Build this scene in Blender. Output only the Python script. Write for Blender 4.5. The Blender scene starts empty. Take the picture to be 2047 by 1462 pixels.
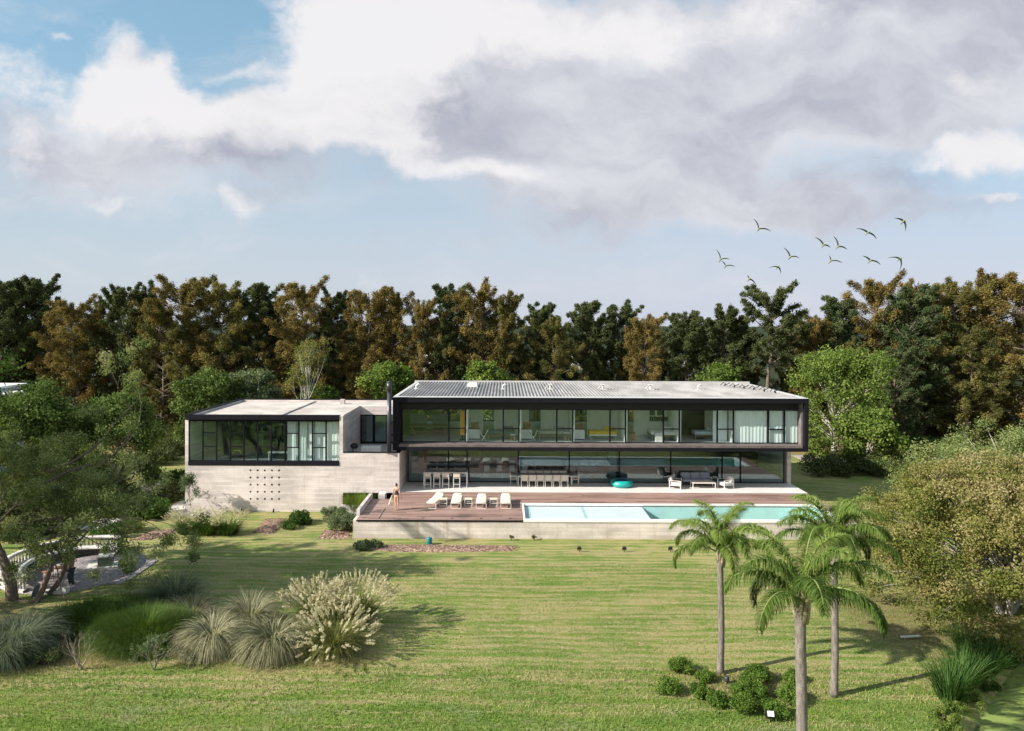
import bpy, math, random
import numpy as np
from mathutils import Vector, Matrix
R_ = math.radians
S = bpy.context.scene
COL = S.collection
# ------------------------------------------------------------------ camera model
CAMH = 12.8
F = 1400.0
PITCH = R_(0.4); ROLL = R_(0.2)
CAMR = Matrix.Rotation(math.pi/2-PITCH, 3, 'X') @ Matrix.Rotation(ROLL, 3, 'Z')
PY0 = 647+math.tan(PITCH)*F
def ray(px, py):
    return CAMR @ Vector(((px-1010)/F, -(py-PY0)/F, -1))
def at(px, py, y):
    d = ray(px, py); return Vector((0,0,CAMH)) + d*(y/d.y)
def gp(px, py, z=0.0):
    d = ray(px, py); return Vector((0,0,CAMH)) + d*((z-CAMH)/d.z)
def sm(a, b, x):
    t = np.clip((x-a)/(b-a), 0, 1); return t*t*(3-2*t)
def H(x, y):
    "height of the ground"
    d = ((x-13.7)-(y-22)*1.05)/1.45
    h = -0.85*sm(-0.2, 1.3, d)*(1-sm(34, 40, np.asarray(y, float)))
    h = h - 0.25*sm(41, 46, y)*(1-sm(-11, -9, x)) 
    h = h + 0.35*np.exp(-(((x+9)/5.5)**2+((y-28)/2.6)**2))
    return h
def gnd(px, py):
    p = gp(px, py)
    for _ in range(4):
        p = gp(px, py, float(H(p.x, p.y)))
    return p
# ------------------------------------------------------------------ tagging
def tag(o, label=None, cat=None, group=None, kind=None):
    if label: o['label'] = label
    if cat: o['category'] = cat
    if group: o['group'] = group
    if kind: o['kind'] = kind
    return o
def empty(name, loc, label=None, cat=None, group=None, rz=0):
    o = bpy.data.objects.new(name, None); COL.objects.link(o)
    o.location = loc; o.rotation_euler = (0,0,rz); o.empty_display_size = .2
    return tag(o, label, cat, group)
def kids(o): return [c for c in bpy.data.objects if c.parent == o]
def copy_tree(o, parent=None):
    c = o.copy(); COL.objects.link(c); c.parent = parent
    for ch in list(o.children): copy_tree(ch, c)
    return c
def place(o, loc, rz=0, sc=1.0, label=None):
    o.location = loc; o.rotation_euler = (0,0,rz)
    o.scale = (sc,sc,sc) if not hasattr(sc, '__len__') else sc
    if label: o['label'] = label
    return o
# ------------------------------------------------------------------ materials
MATS = {}
def lk(nt, a, b): nt.links.new(a, b)
def nn(nt, t, **k):
    n = nt.nodes.new(t)
    for a, b in k.items():
        if a in n.inputs.keys() if isinstance(a, str) and not hasattr(n, a) else False: n.inputs[a].default_value = b
        else: setattr(n, a, b)
    return n
def c4(c): return (c[0], c[1], c[2], 1)
def math_(nt, op, a, b=None, clamp=False):
    n = nt.nodes.new('ShaderNodeMath'); n.operation = op; n.use_clamp = clamp
    for i, v in enumerate((a, b)):
        if v is None: continue
        if isinstance(v, (int, float)): n.inputs[i].default_value = v
        else: lk(nt, v, n.inputs[i])
    return n.outputs[0]
def noise(nt, vec, scale, detail=4, rough=.55, dist=0):
    n = nt.nodes.new('ShaderNodeTexNoise')
    n.inputs['Scale'].default_value = scale; n.inputs['Detail'].default_value = detail
    n.inputs['Roughness'].default_value = rough; n.inputs['Distortion'].default_value = dist
    if vec is not None: lk(nt, vec, n.inputs['Vector'])
    return n.outputs['Fac']
def mapping(nt, vec, sc=(1,1,1), loc=(0,0,0), rot=(0,0,0)):
    n = nt.nodes.new('ShaderNodeMapping'); n.inputs['Scale'].default_value = sc
    n.inputs['Location'].default_value = loc; n.inputs['Rotation'].default_value = rot
    lk(nt, vec, n.inputs['Vector']); return n.outputs[0]
def mixc(nt, f, a, b, mode='MIX'):
    n = nt.nodes.new('ShaderNodeMix'); n.data_type = 'RGBA'; n.blend_type = mode
    for i, v in ((0, f), (6, a), (7, b)):
        if isinstance(v, (int, float)): n.inputs[i].default_value = v
        elif isinstance(v, (tuple, list)): n.inputs[i].default_value = c4(v)
        else: lk(nt, v, n.inputs[i])
    return n.outputs[2]
def ramp(nt, f, lo, hi, smooth=True):
    n = nt.nodes.new('ShaderNodeMapRange'); n.interpolation_type = 'SMOOTHSTEP' if smooth else 'LINEAR'
    n.inputs['From Min'].default_value = lo; n.inputs['From Max'].default_value = hi
    lk(nt, f, n.inputs['Value']); return n.outputs[0]
def newmat(name):
    m = bpy.data.materials.new(name); m.use_nodes = True
    nt = m.node_tree; nt.nodes.clear()
    out = nt.nodes.new('ShaderNodeOutputMaterial')
    bs = nt.nodes.new('ShaderNodeBsdfPrincipled'); lk(nt, bs.outputs[0], out.inputs[0])
    MATS[name] = m
    return m, nt, bs, out
def pos(nt): return nt.nodes.new('ShaderNodeNewGeometry').outputs['Position']
def objc(nt): return nt.nodes.new('ShaderNodeTexCoord').outputs['Object']
def bump(nt, bs, h, strength=.3, dist=.02):
    b = nt.nodes.new('ShaderNodeBump'); b.inputs['Strength'].default_value = strength; b.inputs['Distance'].default_value = dist
    lk(nt, h, b.inputs['Height']); lk(nt, b.outputs[0], bs.inputs['Normal'])
def mat(name, col, rough=.6, var=.15, scale=6, metal=0, spec=.5, bmp=0, stretch=(1,1,1)):
    if name in MATS: return MATS[name]
    m, nt, bs, out = newmat(name)
    v = mapping(nt, objc(nt), stretch)
    n = noise(nt, v, scale, 5)
    f = ramp(nt, n, .3, .7)
    lo = tuple(c*(1-var) for c in col); hi = tuple(min(1, c*(1+var)) for c in col)
    lk(nt, mixc(nt, f, lo, hi), bs.inputs['Base Color'])
    bs.inputs['Roughness'].default_value = rough; bs.inputs['Metallic'].default_value = metal
    bs.inputs['Specular IOR Level'].default_value = spec
    if bmp: bump(nt, bs, noise(nt, v, scale*4, 4), bmp, .02)
    return m
def leafmat(name, cols, transl=.3, spec=.25, rough=.55, sc=0.6):
    spec = min(spec, .12); rough = .8
    "leaf colours picked leaf by leaf with the tint attribute, a little by position too"
    m, nt, bs, out = newmat(name)
    at_ = nt.nodes.new('ShaderNodeAttribute'); at_.attribute_name = 'tint'
    oi = nt.nodes.new('ShaderNodeObjectInfo')
    n = noise(nt, objc(nt), sc, 2)
    f = math_(nt, 'ADD', at_.outputs['Fac'], math_(nt, 'MULTIPLY', math_(nt, 'SUBTRACT', n, .5), .5))
    f = math_(nt, 'ADD', f, math_(nt, 'MULTIPLY', math_(nt, 'SUBTRACT', oi.outputs['Random'], .5), .22))
    cr = nt.nodes.new('ShaderNodeValToRGB'); el = cr.color_ramp.elements
    k = len(cols)
    el[0].position = 0; el[0].color = c4(cols[0]); el[1].position = 1; el[1].color = c4(cols[-1])
    for i in range(1, k-1):
        e = el.new(i/(k-1)); e.color = c4(cols[i])
    lk(nt, f, cr.inputs[0])
    lk(nt, cr.outputs[0], bs.inputs['Base Color'])
    bs.inputs['Roughness'].default_value = rough; bs.inputs['Specular IOR Level'].default_value = spec
    tr = nt.nodes.new('ShaderNodeBsdfTranslucent'); lk(nt, mixc(nt, 1.0, cr.outputs[0], (1.25,1.3,.7), 'MULTIPLY'), tr.inputs[0])
    mx = nt.nodes.new('ShaderNodeMixShader'); mx.inputs[0].default_value = transl
    lk(nt, bs.outputs[0], mx.inputs[1]); lk(nt, tr.outputs[0], mx.inputs[2]); lk(nt, mx.outputs[0], out.inputs[0])
    return m
# ------------------------------------------------------------------ mesh builder
class MB:
    def __init__(s): s.v = []; s.f = []; s.m = []; s.sm = []
    def add(s, vs, fs, mi=0, smooth=False):
        o = len(s.v); s.v += [tuple(v) for v in vs]; s.f += [tuple(i+o for i in f) for f in fs]
        s.m += [mi]*len(fs); s.sm += [smooth]*len(fs); return s
    def box(s, x0, x1, y0, y1, z0, z1, mi=0):
        if x0 > x1: x0, x1 = x1, x0
        if y0 > y1: y0, y1 = y1, y0
        if z0 > z1: z0, z1 = z1, z0
        v = [(x0,y0,z0),(x1,y0,z0),(x1,y1,z0),(x0,y1,z0),(x0,y0,z1),(x1,y0,z1),(x1,y1,z1),(x0,y1,z1)]
        return s.add(v, [(0,3,2,1),(4,5,6,7),(0,1,5,4),(1,2,6,5),(2,3,7,6),(3,0,4,7)], mi)
    def cbox(s, c, d, mi=0, rx=0, ry=0, rz=0):
        "box of size d round c, turned"
        M = Matrix.Rotation(rz,3,'Z')@Matrix.Rotation(ry,3,'Y')@Matrix.Rotation(rx,3,'X')
        v = []
        for z in (-1,1):
            for x, y in ((-1,-1),(1,-1),(1,1),(-1,1)):
                v.append(Vector(c)+M@Vector((x*d[0]/2,y*d[1]/2,z*d[2]/2)))
        return s.add(v, [(0,3,2,1),(4,5,6,7),(0,1,5,4),(1,2,6,5),(2,3,7,6),(3,0,4,7)], mi)
    def rbox(s, c, d, r=.03, mi=0, rx=0, rz=0):
        "cushion: box with all edges cut"
        M = Matrix.Rotation(rz,3,'Z')@Matrix.Rotation(rx,3,'X')
        hx, hy, hz = d[0]/2, d[1]/2, d[2]/2
        prof = [(hz, r), (hz-r*.3, r*.3), (hz-r, 0), (-hz+r, 0), (-hz+r*.3, r*.3), (-hz, r)]
        v = []
        for z, ins in prof:
            ax, ay = hx-ins, hy-ins
            q = r
            for x, y in ((-ax,-ay+q),(-ax+q,-ay),(ax-q,-ay),(ax,-ay+q),(ax,ay-q),(ax-q,ay),(-ax+q,ay),(-ax,ay-q)):
                v.append(Vector(c)+M@Vector((x,y,z)))
        fs = [tuple(range(8))[::-1][::-1]]
        n = len(prof)
        for i in range(n-1):
            for j in range(8):
                a = i*8+j; b = i*8+(j+1)%8
                fs.append((a, a+8, b+8, b))
        fs.append(tuple(reversed(range((n-1)*8, n*8))))
        return s.add(v, fs, mi, True)
    def tube(s, pts, r, n=6, mi=0, cap=True):
        pts = [Vector(p) for p in pts]
        rr = r if hasattr(r, '__len__') else [r]*len(pts)
        vs = []; fs = []
        up = Vector((0,0,1))
        for i, p in enumerate(pts):
            a = pts[max(i-1,0)]; b = pts[min(i+1,len(pts)-1)]
            d = (b-a).normalized() if (b-a).length > 1e-9 else Vector((0,0,1))
            if i == 0:
                u = d.cross(up if abs(d.z) < .9 else Vector((1,0,0))).normalized()
            else:
                u = (u-d*u.dot(d))
                u = u.normalized() if u.length > 1e-6 else d.orthogonal().normalized()
            w = d.cross(u)
            for k in range(n):
                t = 2*math.pi*k/n
                vs.append(p+(u*math.cos(t)+w*math.sin(t))*rr[i])
        for i in range(len(pts)-1):
            for k in range(n):
                a = i*n+k; b = i*n+(k+1)%n
                fs.append((a, b, b+n, a+n))
        if cap:
            fs.append(tuple(reversed(range(n)))); fs.append(tuple(range((len(pts)-1)*n, len(pts)*n)))
        return s.add(vs, fs, mi, True)
    def lathe(s, prof, c=(0,0,0), n=20, mi=0, a0=0, a1=2*math.pi, sy=1):
        "prof: list of (r, z)"
        full = abs(a1-a0-2*math.pi) < 1e-6
        k = n if full else n+1
        vs = []; fs = []
        for r, z in prof:
            for j in range(k):
                t = a0+(a1-a0)*j/n
                vs.append((c[0]+r*math.cos(t), c[1]+r*math.sin(t)*sy, c[2]+z))
        for i in range(len(prof)-1):
            for j in range(n):
                a = i*k+j; b = i*k+(j+1)%k
                fs.append((a, b, b+k, a+k))
        return s.add(vs, fs, mi, True)
    def prism(s, poly, z0, z1, mi=0):
        n = len(poly)
        v = [(x,y,z0) for x, y in poly]+[(x,y,z1) for x, y in poly]
        f = [tuple(reversed(range(n))), tuple(range(n, 2*n))]+[(i,(i+1)%n,n+(i+1)%n,n+i) for i in range(n)]
        return s.add(v, f, mi)
    def build(s, name, ms, parent=None, world=False):
        me = bpy.data.meshes.new(name)
        v = s.v
        if world and parent is not None:
            off = Vector(parent.location)
            p = parent.parent
            while p is not None: off += Vector(p.location); p = p.parent
            v = [(a[0]-off.x, a[1]-off.y, a[2]-off.z) for a in v]
        me.from_pydata(v, [], s.f)
        if not isinstance(ms, (list, tuple)): ms = [ms]
        for m in ms: me.materials.append(m)
        me.polygons.foreach_set('material_index', s.m)
        me.polygons.foreach_set('use_smooth', s.sm)
        me.update()
        o = bpy.data.objects.new(name, me); COL.objects.link(o)
        if parent is not None: o.parent = parent
        return o
def np_obj(name, V, Fc, ms, parent=None, tint=None, smooth=False):
    V = np.asarray(V, np.float32).reshape(-1, 3); Fc = np.asarray(Fc, np.int32)
    k = Fc.shape[1]
    me = bpy.data.meshes.new(name)
    me.vertices.add(len(V)); me.vertices.foreach_set('co', V.ravel())
    me.loops.add(Fc.size); me.loops.foreach_set('vertex_index', Fc.ravel())
    me.polygons.add(len(Fc)); me.polygons.foreach_set('loop_start', np.arange(0, Fc.size, k, dtype=np.int32))
    if tint is not None:
        a = me.attributes.new('tint', 'FLOAT', 'POINT'); a.data.foreach_set('value', np.asarray(tint, np.float32))
    me.update(calc_edges=True)
    if smooth: me.polygons.foreach_set('use_smooth', np.ones(len(Fc), bool))
    if not isinstance(ms, (list, tuple)): ms = [ms]
    for m in ms: me.materials.append(m)
    o = bpy.data.objects.new(name, me); COL.objects.link(o)
    if parent is not None: o.parent = parent
    return o
# ------------------------------------------------------------------ foliage maths
def unit(a): return a/np.maximum(np.linalg.norm(a, axis=-1, keepdims=True), 1e-9)
def rdir(rg, n):
    return unit(rg.normal(size=(n,3)))
def leaves(rg, C, L, W, nrm=None, nb=.6, axis=None, ab=.0):
    """diamond leaves at points C; L,W lengths; nrm bias normals; axis bias of long direction"""
    n = len(C)
    N = rdir(rg, n)
    if nrm is not None: N = unit(N*(1-nb)+nrm*nb)
    A = rdir(rg, n)
    if axis is not None: A = unit(A*(1-ab)+axis*ab)
    U = unit(A-N*np.sum(A*N, 1, keepdims=True)); Wv = np.cross(N, U)
    L = (L*rg.uniform(.6, 1.3, n))[:,None]; W = (W*rg.uniform(.6, 1.3, n))[:,None]
    V = np.stack([C-U*L*.5, C+Wv*W*.5-U*L*.05, C+U*L*.5+N*L*.08, C-Wv*W*.5-U*L*.05], 1)
    Fc = np.arange(n*4).reshape(n, 4)
    return V.reshape(-1,3), Fc
def clump_pts(rg, cen, rad, num, squash=.8, hollow=.45):
    """points in ellipsoids: cen (k,3), rad (k,), num per clump -> pts, outward dirs, clump id"""
    k = len(cen); idx = np.repeat(np.arange(k), num)
    d = rdir(rg, len(idx)); r = (hollow+(1-hollow)*rg.random(len(idx))**.7)
    P = cen[idx]+d*(r*rad[idx])[:,None]*np.array([1,1,squash])
    return P, d, idx
def blades(base, az, e0, curv, L, W, k=4, twist=None):
    "curved tapering blades, vectorised. returns V,F, t(0..1 along)"
    n = len(az); pts = [base.copy()]; ang = e0.copy(); st = (L/k)
    h = np.stack([np.cos(az), np.sin(az), np.zeros(n)], 1)
    side = np.stack([-np.sin(az), np.cos(az), np.zeros(n)], 1)
    if twist is not None:
        side = side*np.cos(twist)[:,None]+np.array([0,0,1.])*np.sin(twist)[:,None]
    p = base.copy()
    for i in range(k):
        p = p+(h*np.cos(ang)[:,None]+np.array([0,0,1.])*np.sin(ang)[:,None])*st[:,None]
        pts.append(p.copy()); ang = ang-curv/k
    V = []
    for i, q in enumerate(pts):
        w = (W*(1-(i/k)**1.5)*.5+.0008)[:,None]
        V.append(q-side*w); V.append(q+side*w)
    V = np.stack(V, 1)                       # n, 2(k+1), 3
    o = (np.arange(n)*2*(k+1))[:,None]
    Fc = []
    for i in range(k):
        Fc.append(np.concatenate([o+2*i, o+2*i+1, o+2*i+3, o+2*i+2], 1))
    Fc = np.stack(Fc, 1).reshape(-1, 4)
    return V.reshape(-1,3), Fc, pts
def grow(rg, p, d, L, r, depth, segs, tips, fork=(2,3), spread=.6, up=.15, shrink=.72, wig=.15, n=3):
    p = Vector(p); d = Vector(d).normalized(); pts = [p.copy()]; rs = [r]
    for i in range(n):
        d = (d+Vector(rg.normal(size=3))*wig+Vector((0,0,up*.3))).normalized()
        p = p+d*(L/n); pts.append(p.copy()); rs.append(r*(1-.35*(i+1)/n))
    segs.append((pts, rs))
    if depth == 0:
        tips.append((p.copy(), d.copy(), pts)); return
    m = int(rg.integers(fork[0], fork[1]+1))
    base = rg.random()*6.28
    for j in range(m):
        a = base+j*6.283/m+rg.normal()*.3
        o = d.orthogonal().normalized(); o2 = d.cross(o)
        s = spread*(.7+.6*rg.random())
        nd = (d*math.cos(s)+(o*math.cos(a)+o2*math.sin(a))*math.sin(s)+Vector((0,0,up))).normalized()
        grow(rg, p, nd, L*shrink*(.8+.4*rg.random()), rs[-1]*.72, depth-1, segs, tips, fork, spread, up, shrink, wig, n)
def wood(segs, name, m, parent, minr=.0, sides=6):
    b = MB()
    for pts, rs in segs:
        if rs[0] < minr: continue
        b.tube(pts, rs, sides if rs[0] > .05 else 4, cap=False)
    return b.build(name, m, parent)
# ================================================================== materials of the place
def concrete(name, col, board=.16, vert=False, dirt=.25):
    m, nt, bs, out = newmat(name)
    P = pos(nt)
    sx = nt.nodes.new('ShaderNodeSeparateXYZ'); lk(nt, P, sx.inputs[0])
    z = math_(nt, 'DIVIDE', sx.outputs[2], board)
    fr = math_(nt, 'FRACT', z); row = math_(nt, 'FLOOR', z)
    line = math_(nt, 'LESS_THAN', fr, .09)
    cm = nt.nodes.new('ShaderNodeCombineXYZ'); lk(nt, math_(nt, 'MULTIPLY', sx.outputs[0], .35), cm.inputs[0])
    lk(nt, math_(nt, 'MULTIPLY', sx.outputs[1], .35), cm.inputs[1]); lk(nt, math_(nt, 'MULTIPLY', row, 3.7), cm.inputs[2])
    rowv = noise(nt, cm.outputs[0], 1.0, 1)
    big = noise(nt, P, .45, 5, .6, .6)
    drip = noise(nt, mapping(nt, P, (1.6,1.6,.18)), 1.0, 5, .6)
    fine = noise(nt, P, 9, 6, .7)
    v = math_(nt, 'ADD', math_(nt, 'MULTIPLY', rowv, .35), math_(nt, 'MULTIPLY', big, .45))
    v = math_(nt, 'ADD', v, math_(nt, 'MULTIPLY', fine, .2))
    f = ramp(nt, v, .36, .64)
    c = mixc(nt, f, tuple(x*.70 for x in col), tuple(x*1.14 for x in col))
    c = mixc(nt, math_(nt, 'MULTIPLY', ramp(nt, drip, .55, .75), dirt), c, tuple(x*k for x, k in zip(col, (.62,.56,.46))))
    vj = math_(nt, 'LESS_THAN', math_(nt, 'FRACT', math_(nt, 'DIVIDE', math_(nt, 'ADD', sx.outputs[0], 50.3), 2.43)), .012)
    line = math_(nt, 'MAXIMUM', line, math_(nt, 'MULTIPLY', vj, .8))
    c = mixc(nt, math_(nt, 'MULTIPLY', line, .42), c, tuple(x*.55 for x in col))
    lk(nt, c, bs.inputs['Base Color']); bs.inputs['Roughness'].default_value = .85
    bs.inputs['Specular IOR Level'].default_value = .2
    hgt = math_(nt, 'SUBTRACT', math_(nt, 'ADD', math_(nt, 'MULTIPLY', rowv, .5), math_(nt, 'MULTIPLY', fine, .4)), line)
    bump(nt, bs, hgt, .35, .012)
    return m
CONC = concrete('board_concrete', (.68,.605,.575))
CONCW = concrete('retaining_concrete', (.63,.565,.51), .22, dirt=.85)
ROOFC = concrete('roof_concrete', (.52,.47,.43), 50, dirt=1.0)
STEEL = mat('dark_steel', (.010,.010,.014), .6, .12, 3, spec=.12)
FRAME = mat('black_aluminium', (.006,.007,.010), .55, .1, 4, spec=.15)
SOFFIT = mat('black_soffit', (.008,.008,.010), .7, .1, 4)
JAMBLIT = mat('sunlit_panel', (.16,.14,.135), .7, .2, 2.2, bmp=.2)  # dark panel of the right jamb, its sunlit look put into a paler grey
WHITE = mat('white_paint', (.74,.73,.71), .5, .06, 3)
ROOMW = mat('room_wall', (.78,.81,.78), .8, .06, 2)
ROOMD = mat('wardrobe', (.05,.065,.045), .5, .15, 2)
FLOORI = mat('polished_floor', (.52,.55,.54), .22, .1, .8)
CEIL = mat('room_ceiling', (.82,.82,.8), .8, .04, 2)
STONE = mat('terrace_stone', (.62,.60,.58), .55, .06, 1.3, bmp=.05)
METALW = mat('white_metal', (.66,.64,.60), .45, .06, 6)
CUSH = mat('pale_cushion', (.66,.64,.60), .9, .06, 9, bmp=.2)
CUSHG = mat('grey_cushion', (.30,.31,.36), .9, .08, 9, bmp=.2)
SLING = mat('sling_fabric', (.60,.53,.43), .85, .1, 25, bmp=.2)
LOUNGE = mat('lounger_fabric', (.66,.62,.50), .85, .06, 12, bmp=.15)
DARKF = mat('black_fabric', (.02,.02,.022), .8, .2, 12)
BARK = mat('bark', (.12,.09,.07), .9, .35, 7, bmp=.6, stretch=(3,3,.6))
BARKL = mat('pale_bark', (.34,.31,.27), .9, .3, 6, bmp=.4, stretch=(2,2,.8))
TWIG = mat('grey_twig', (.27,.23,.18), .9, .3, 7)
SOIL = mat('mulch_soil', (.17,.10,.075), .95, .45, 9, bmp=.8)
STONEW = mat('weathered_stone', (.50,.48,.44), .85, .3, 3.5, bmp=.3)
PAVE = mat('path_paving', (.42,.40,.38), .85, .15, 1.5, bmp=.2)
def mulchmat():
    m, nt, bs, out = newmat('bark_chips')
    P = pos(nt)
    vo = nt.nodes.new('ShaderNodeTexVoronoi'); vo.inputs['Scale'].default_value = 9; lk(nt, mapping(nt, P, (1,1.7,1)), vo.inputs['Vector'])
    f = ramp(nt, vo.outputs['Color'], .1, .9)
    n = noise(nt, P, 1.4, 4)
    c = mixc(nt, f, (.11,.06,.045), (.42,.28,.20)); c = mixc(nt, ramp(nt, n, .5, .8), c, (.18,.13,.09))
    lk(nt, c, bs.inputs['Base Color']); bs.inputs['Roughness'].default_value = .95
    bump(nt, bs, vo.outputs['Distance'], .8, .05); return m
MULCH = mulchmat()
def deckmat():
    m, nt, bs, out = newmat('hardwood_deck')
    P = pos(nt); sx = nt.nodes.new('ShaderNodeSeparateXYZ'); lk(nt, P, sx.inputs[0])
    y = math_(nt, 'DIVIDE', sx.outputs[1], .145); fr = math_(nt, 'FRACT', y); row = math_(nt, 'FLOOR', y)
    gap = math_(nt, 'LESS_THAN', fr, .07)
    wn = nt.nodes.new('ShaderNodeTexWhiteNoise'); wn.noise_dimensions = '2D'
    seg = math_(nt, 'FLOOR', math_(nt, 'ADD', math_(nt, 'DIVIDE', sx.outputs[0], 3.2), math_(nt, 'MULTIPLY', row, .37)))
    cm = nt.nodes.new('ShaderNodeCombineXYZ'); lk(nt, row, cm.inputs[0]); lk(nt, seg, cm.inputs[1]); lk(nt, cm.outputs[0], wn.inputs[0])
    grain = noise(nt, mapping(nt, P, (.5,18,1)), 1.0, 5, .6)
    big = noise(nt, P, .5, 4)
    v = math_(nt, 'ADD', math_(nt, 'MULTIPLY', wn.outputs[0], .5), math_(nt, 'ADD', math_(nt, 'MULTIPLY', grain, .35), math_(nt, 'MULTIPLY', big, .3)))
    c = mixc(nt, ramp(nt, v, .2, .85), (.135,.078,.064), (.37,.245,.205))
    c = mixc(nt, math_(nt, 'MULTIPLY', gap, .7), c, (.03,.02,.018))
    lk(nt, c, bs.inputs['Base Color']); bs.inputs['Roughness'].default_value = .55
    bump(nt, bs, math_(nt, 'SUBTRACT', grain, gap), .3, .01); return m
DECK = deckmat()
def glassmat(name, tint=(.72,.84,.80), ior=1.62):
    m = bpy.data.materials.new(name); m.use_nodes = True; nt = m.node_tree; nt.nodes.clear()
    out = nt.nodes.new('ShaderNodeOutputMaterial'); tr = nt.nodes.new('ShaderNodeBsdfTransparent'); gl = nt.nodes.new('ShaderNodeBsdfGlossy')
    tr.inputs[0].default_value = c4(tint); gl.inputs['Roughness'].default_value = 0.0; gl.inputs[0].default_value = (.90,1,1,1)
    # Schlick reflectance, the same from both sides of a thin sheet
    ge = nt.nodes.new('ShaderNodeNewGeometry'); dt = nt.nodes.new('ShaderNodeVectorMath'); dt.operation = 'DOT_PRODUCT'; lk(nt, ge.outputs['Incoming'], dt.inputs[0]); lk(nt, ge.outputs['Normal'], dt.inputs[1])
    f0 = ((ior-1)/(ior+1))**2; ca = math_(nt, 'SUBTRACT', 1.0, math_(nt, 'ABSOLUTE', dt.outputs['Value']), True)
    fr = math_(nt, 'ADD', f0, math_(nt, 'MULTIPLY', math_(nt, 'POWER', ca, 5.0), 1-f0))
    mx = nt.nodes.new('ShaderNodeMixShader'); lk(nt, fr, mx.inputs[0]); lk(nt, tr.outputs[0], mx.inputs[1]); lk(nt, gl.outputs[0], mx.inputs[2])
    lk(nt, mx.outputs[0], out.inputs[0]); return m
GLASS = glassmat('window_glass', (.955,.985,.975), 1.45)
GLASSD = glassmat('tinted_glass', (.84,.92,.93), 1.85)
def watermat():
    m = glassmat('pool_water', (.97,.995,1), 1.22); nt = m.node_tree
    gl = [n for n in nt.nodes if n.type == 'BSDF_GLOSSY'][0]; gl.inputs['Roughness'].default_value = .04
    b = nt.nodes.new('ShaderNodeBump'); b.inputs['Strength'].default_value = .12; b.inputs['Distance'].default_value = .03
    lk(nt, noise(nt, mapping(nt, pos(nt), (1,1.5,1)), 2.2, 3), b.inputs['Height']); lk(nt, b.outputs[0], gl.inputs['Normal']); return m
WATER = watermat()
def pondmat():
    m, nt, bs, out = newmat('algae_water'); P = pos(nt)
    n = noise(nt, mapping(nt, P, (1,2.2,1)), 1.1, 6, .65, .8)
    n2 = noise(nt, P, 14, 3)
    c = mixc(nt, ramp(nt, n, .40, .52), (.05,.075,.02), (.20,.27,.065))
    c = mixc(nt, math_(nt, 'MULTIPLY', n2, .3), c, (.30,.34,.13))
    lk(nt, c, bs.inputs['Base Color']); bs.inputs['Roughness'].default_value = .45; return m
POND = pondmat()
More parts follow.
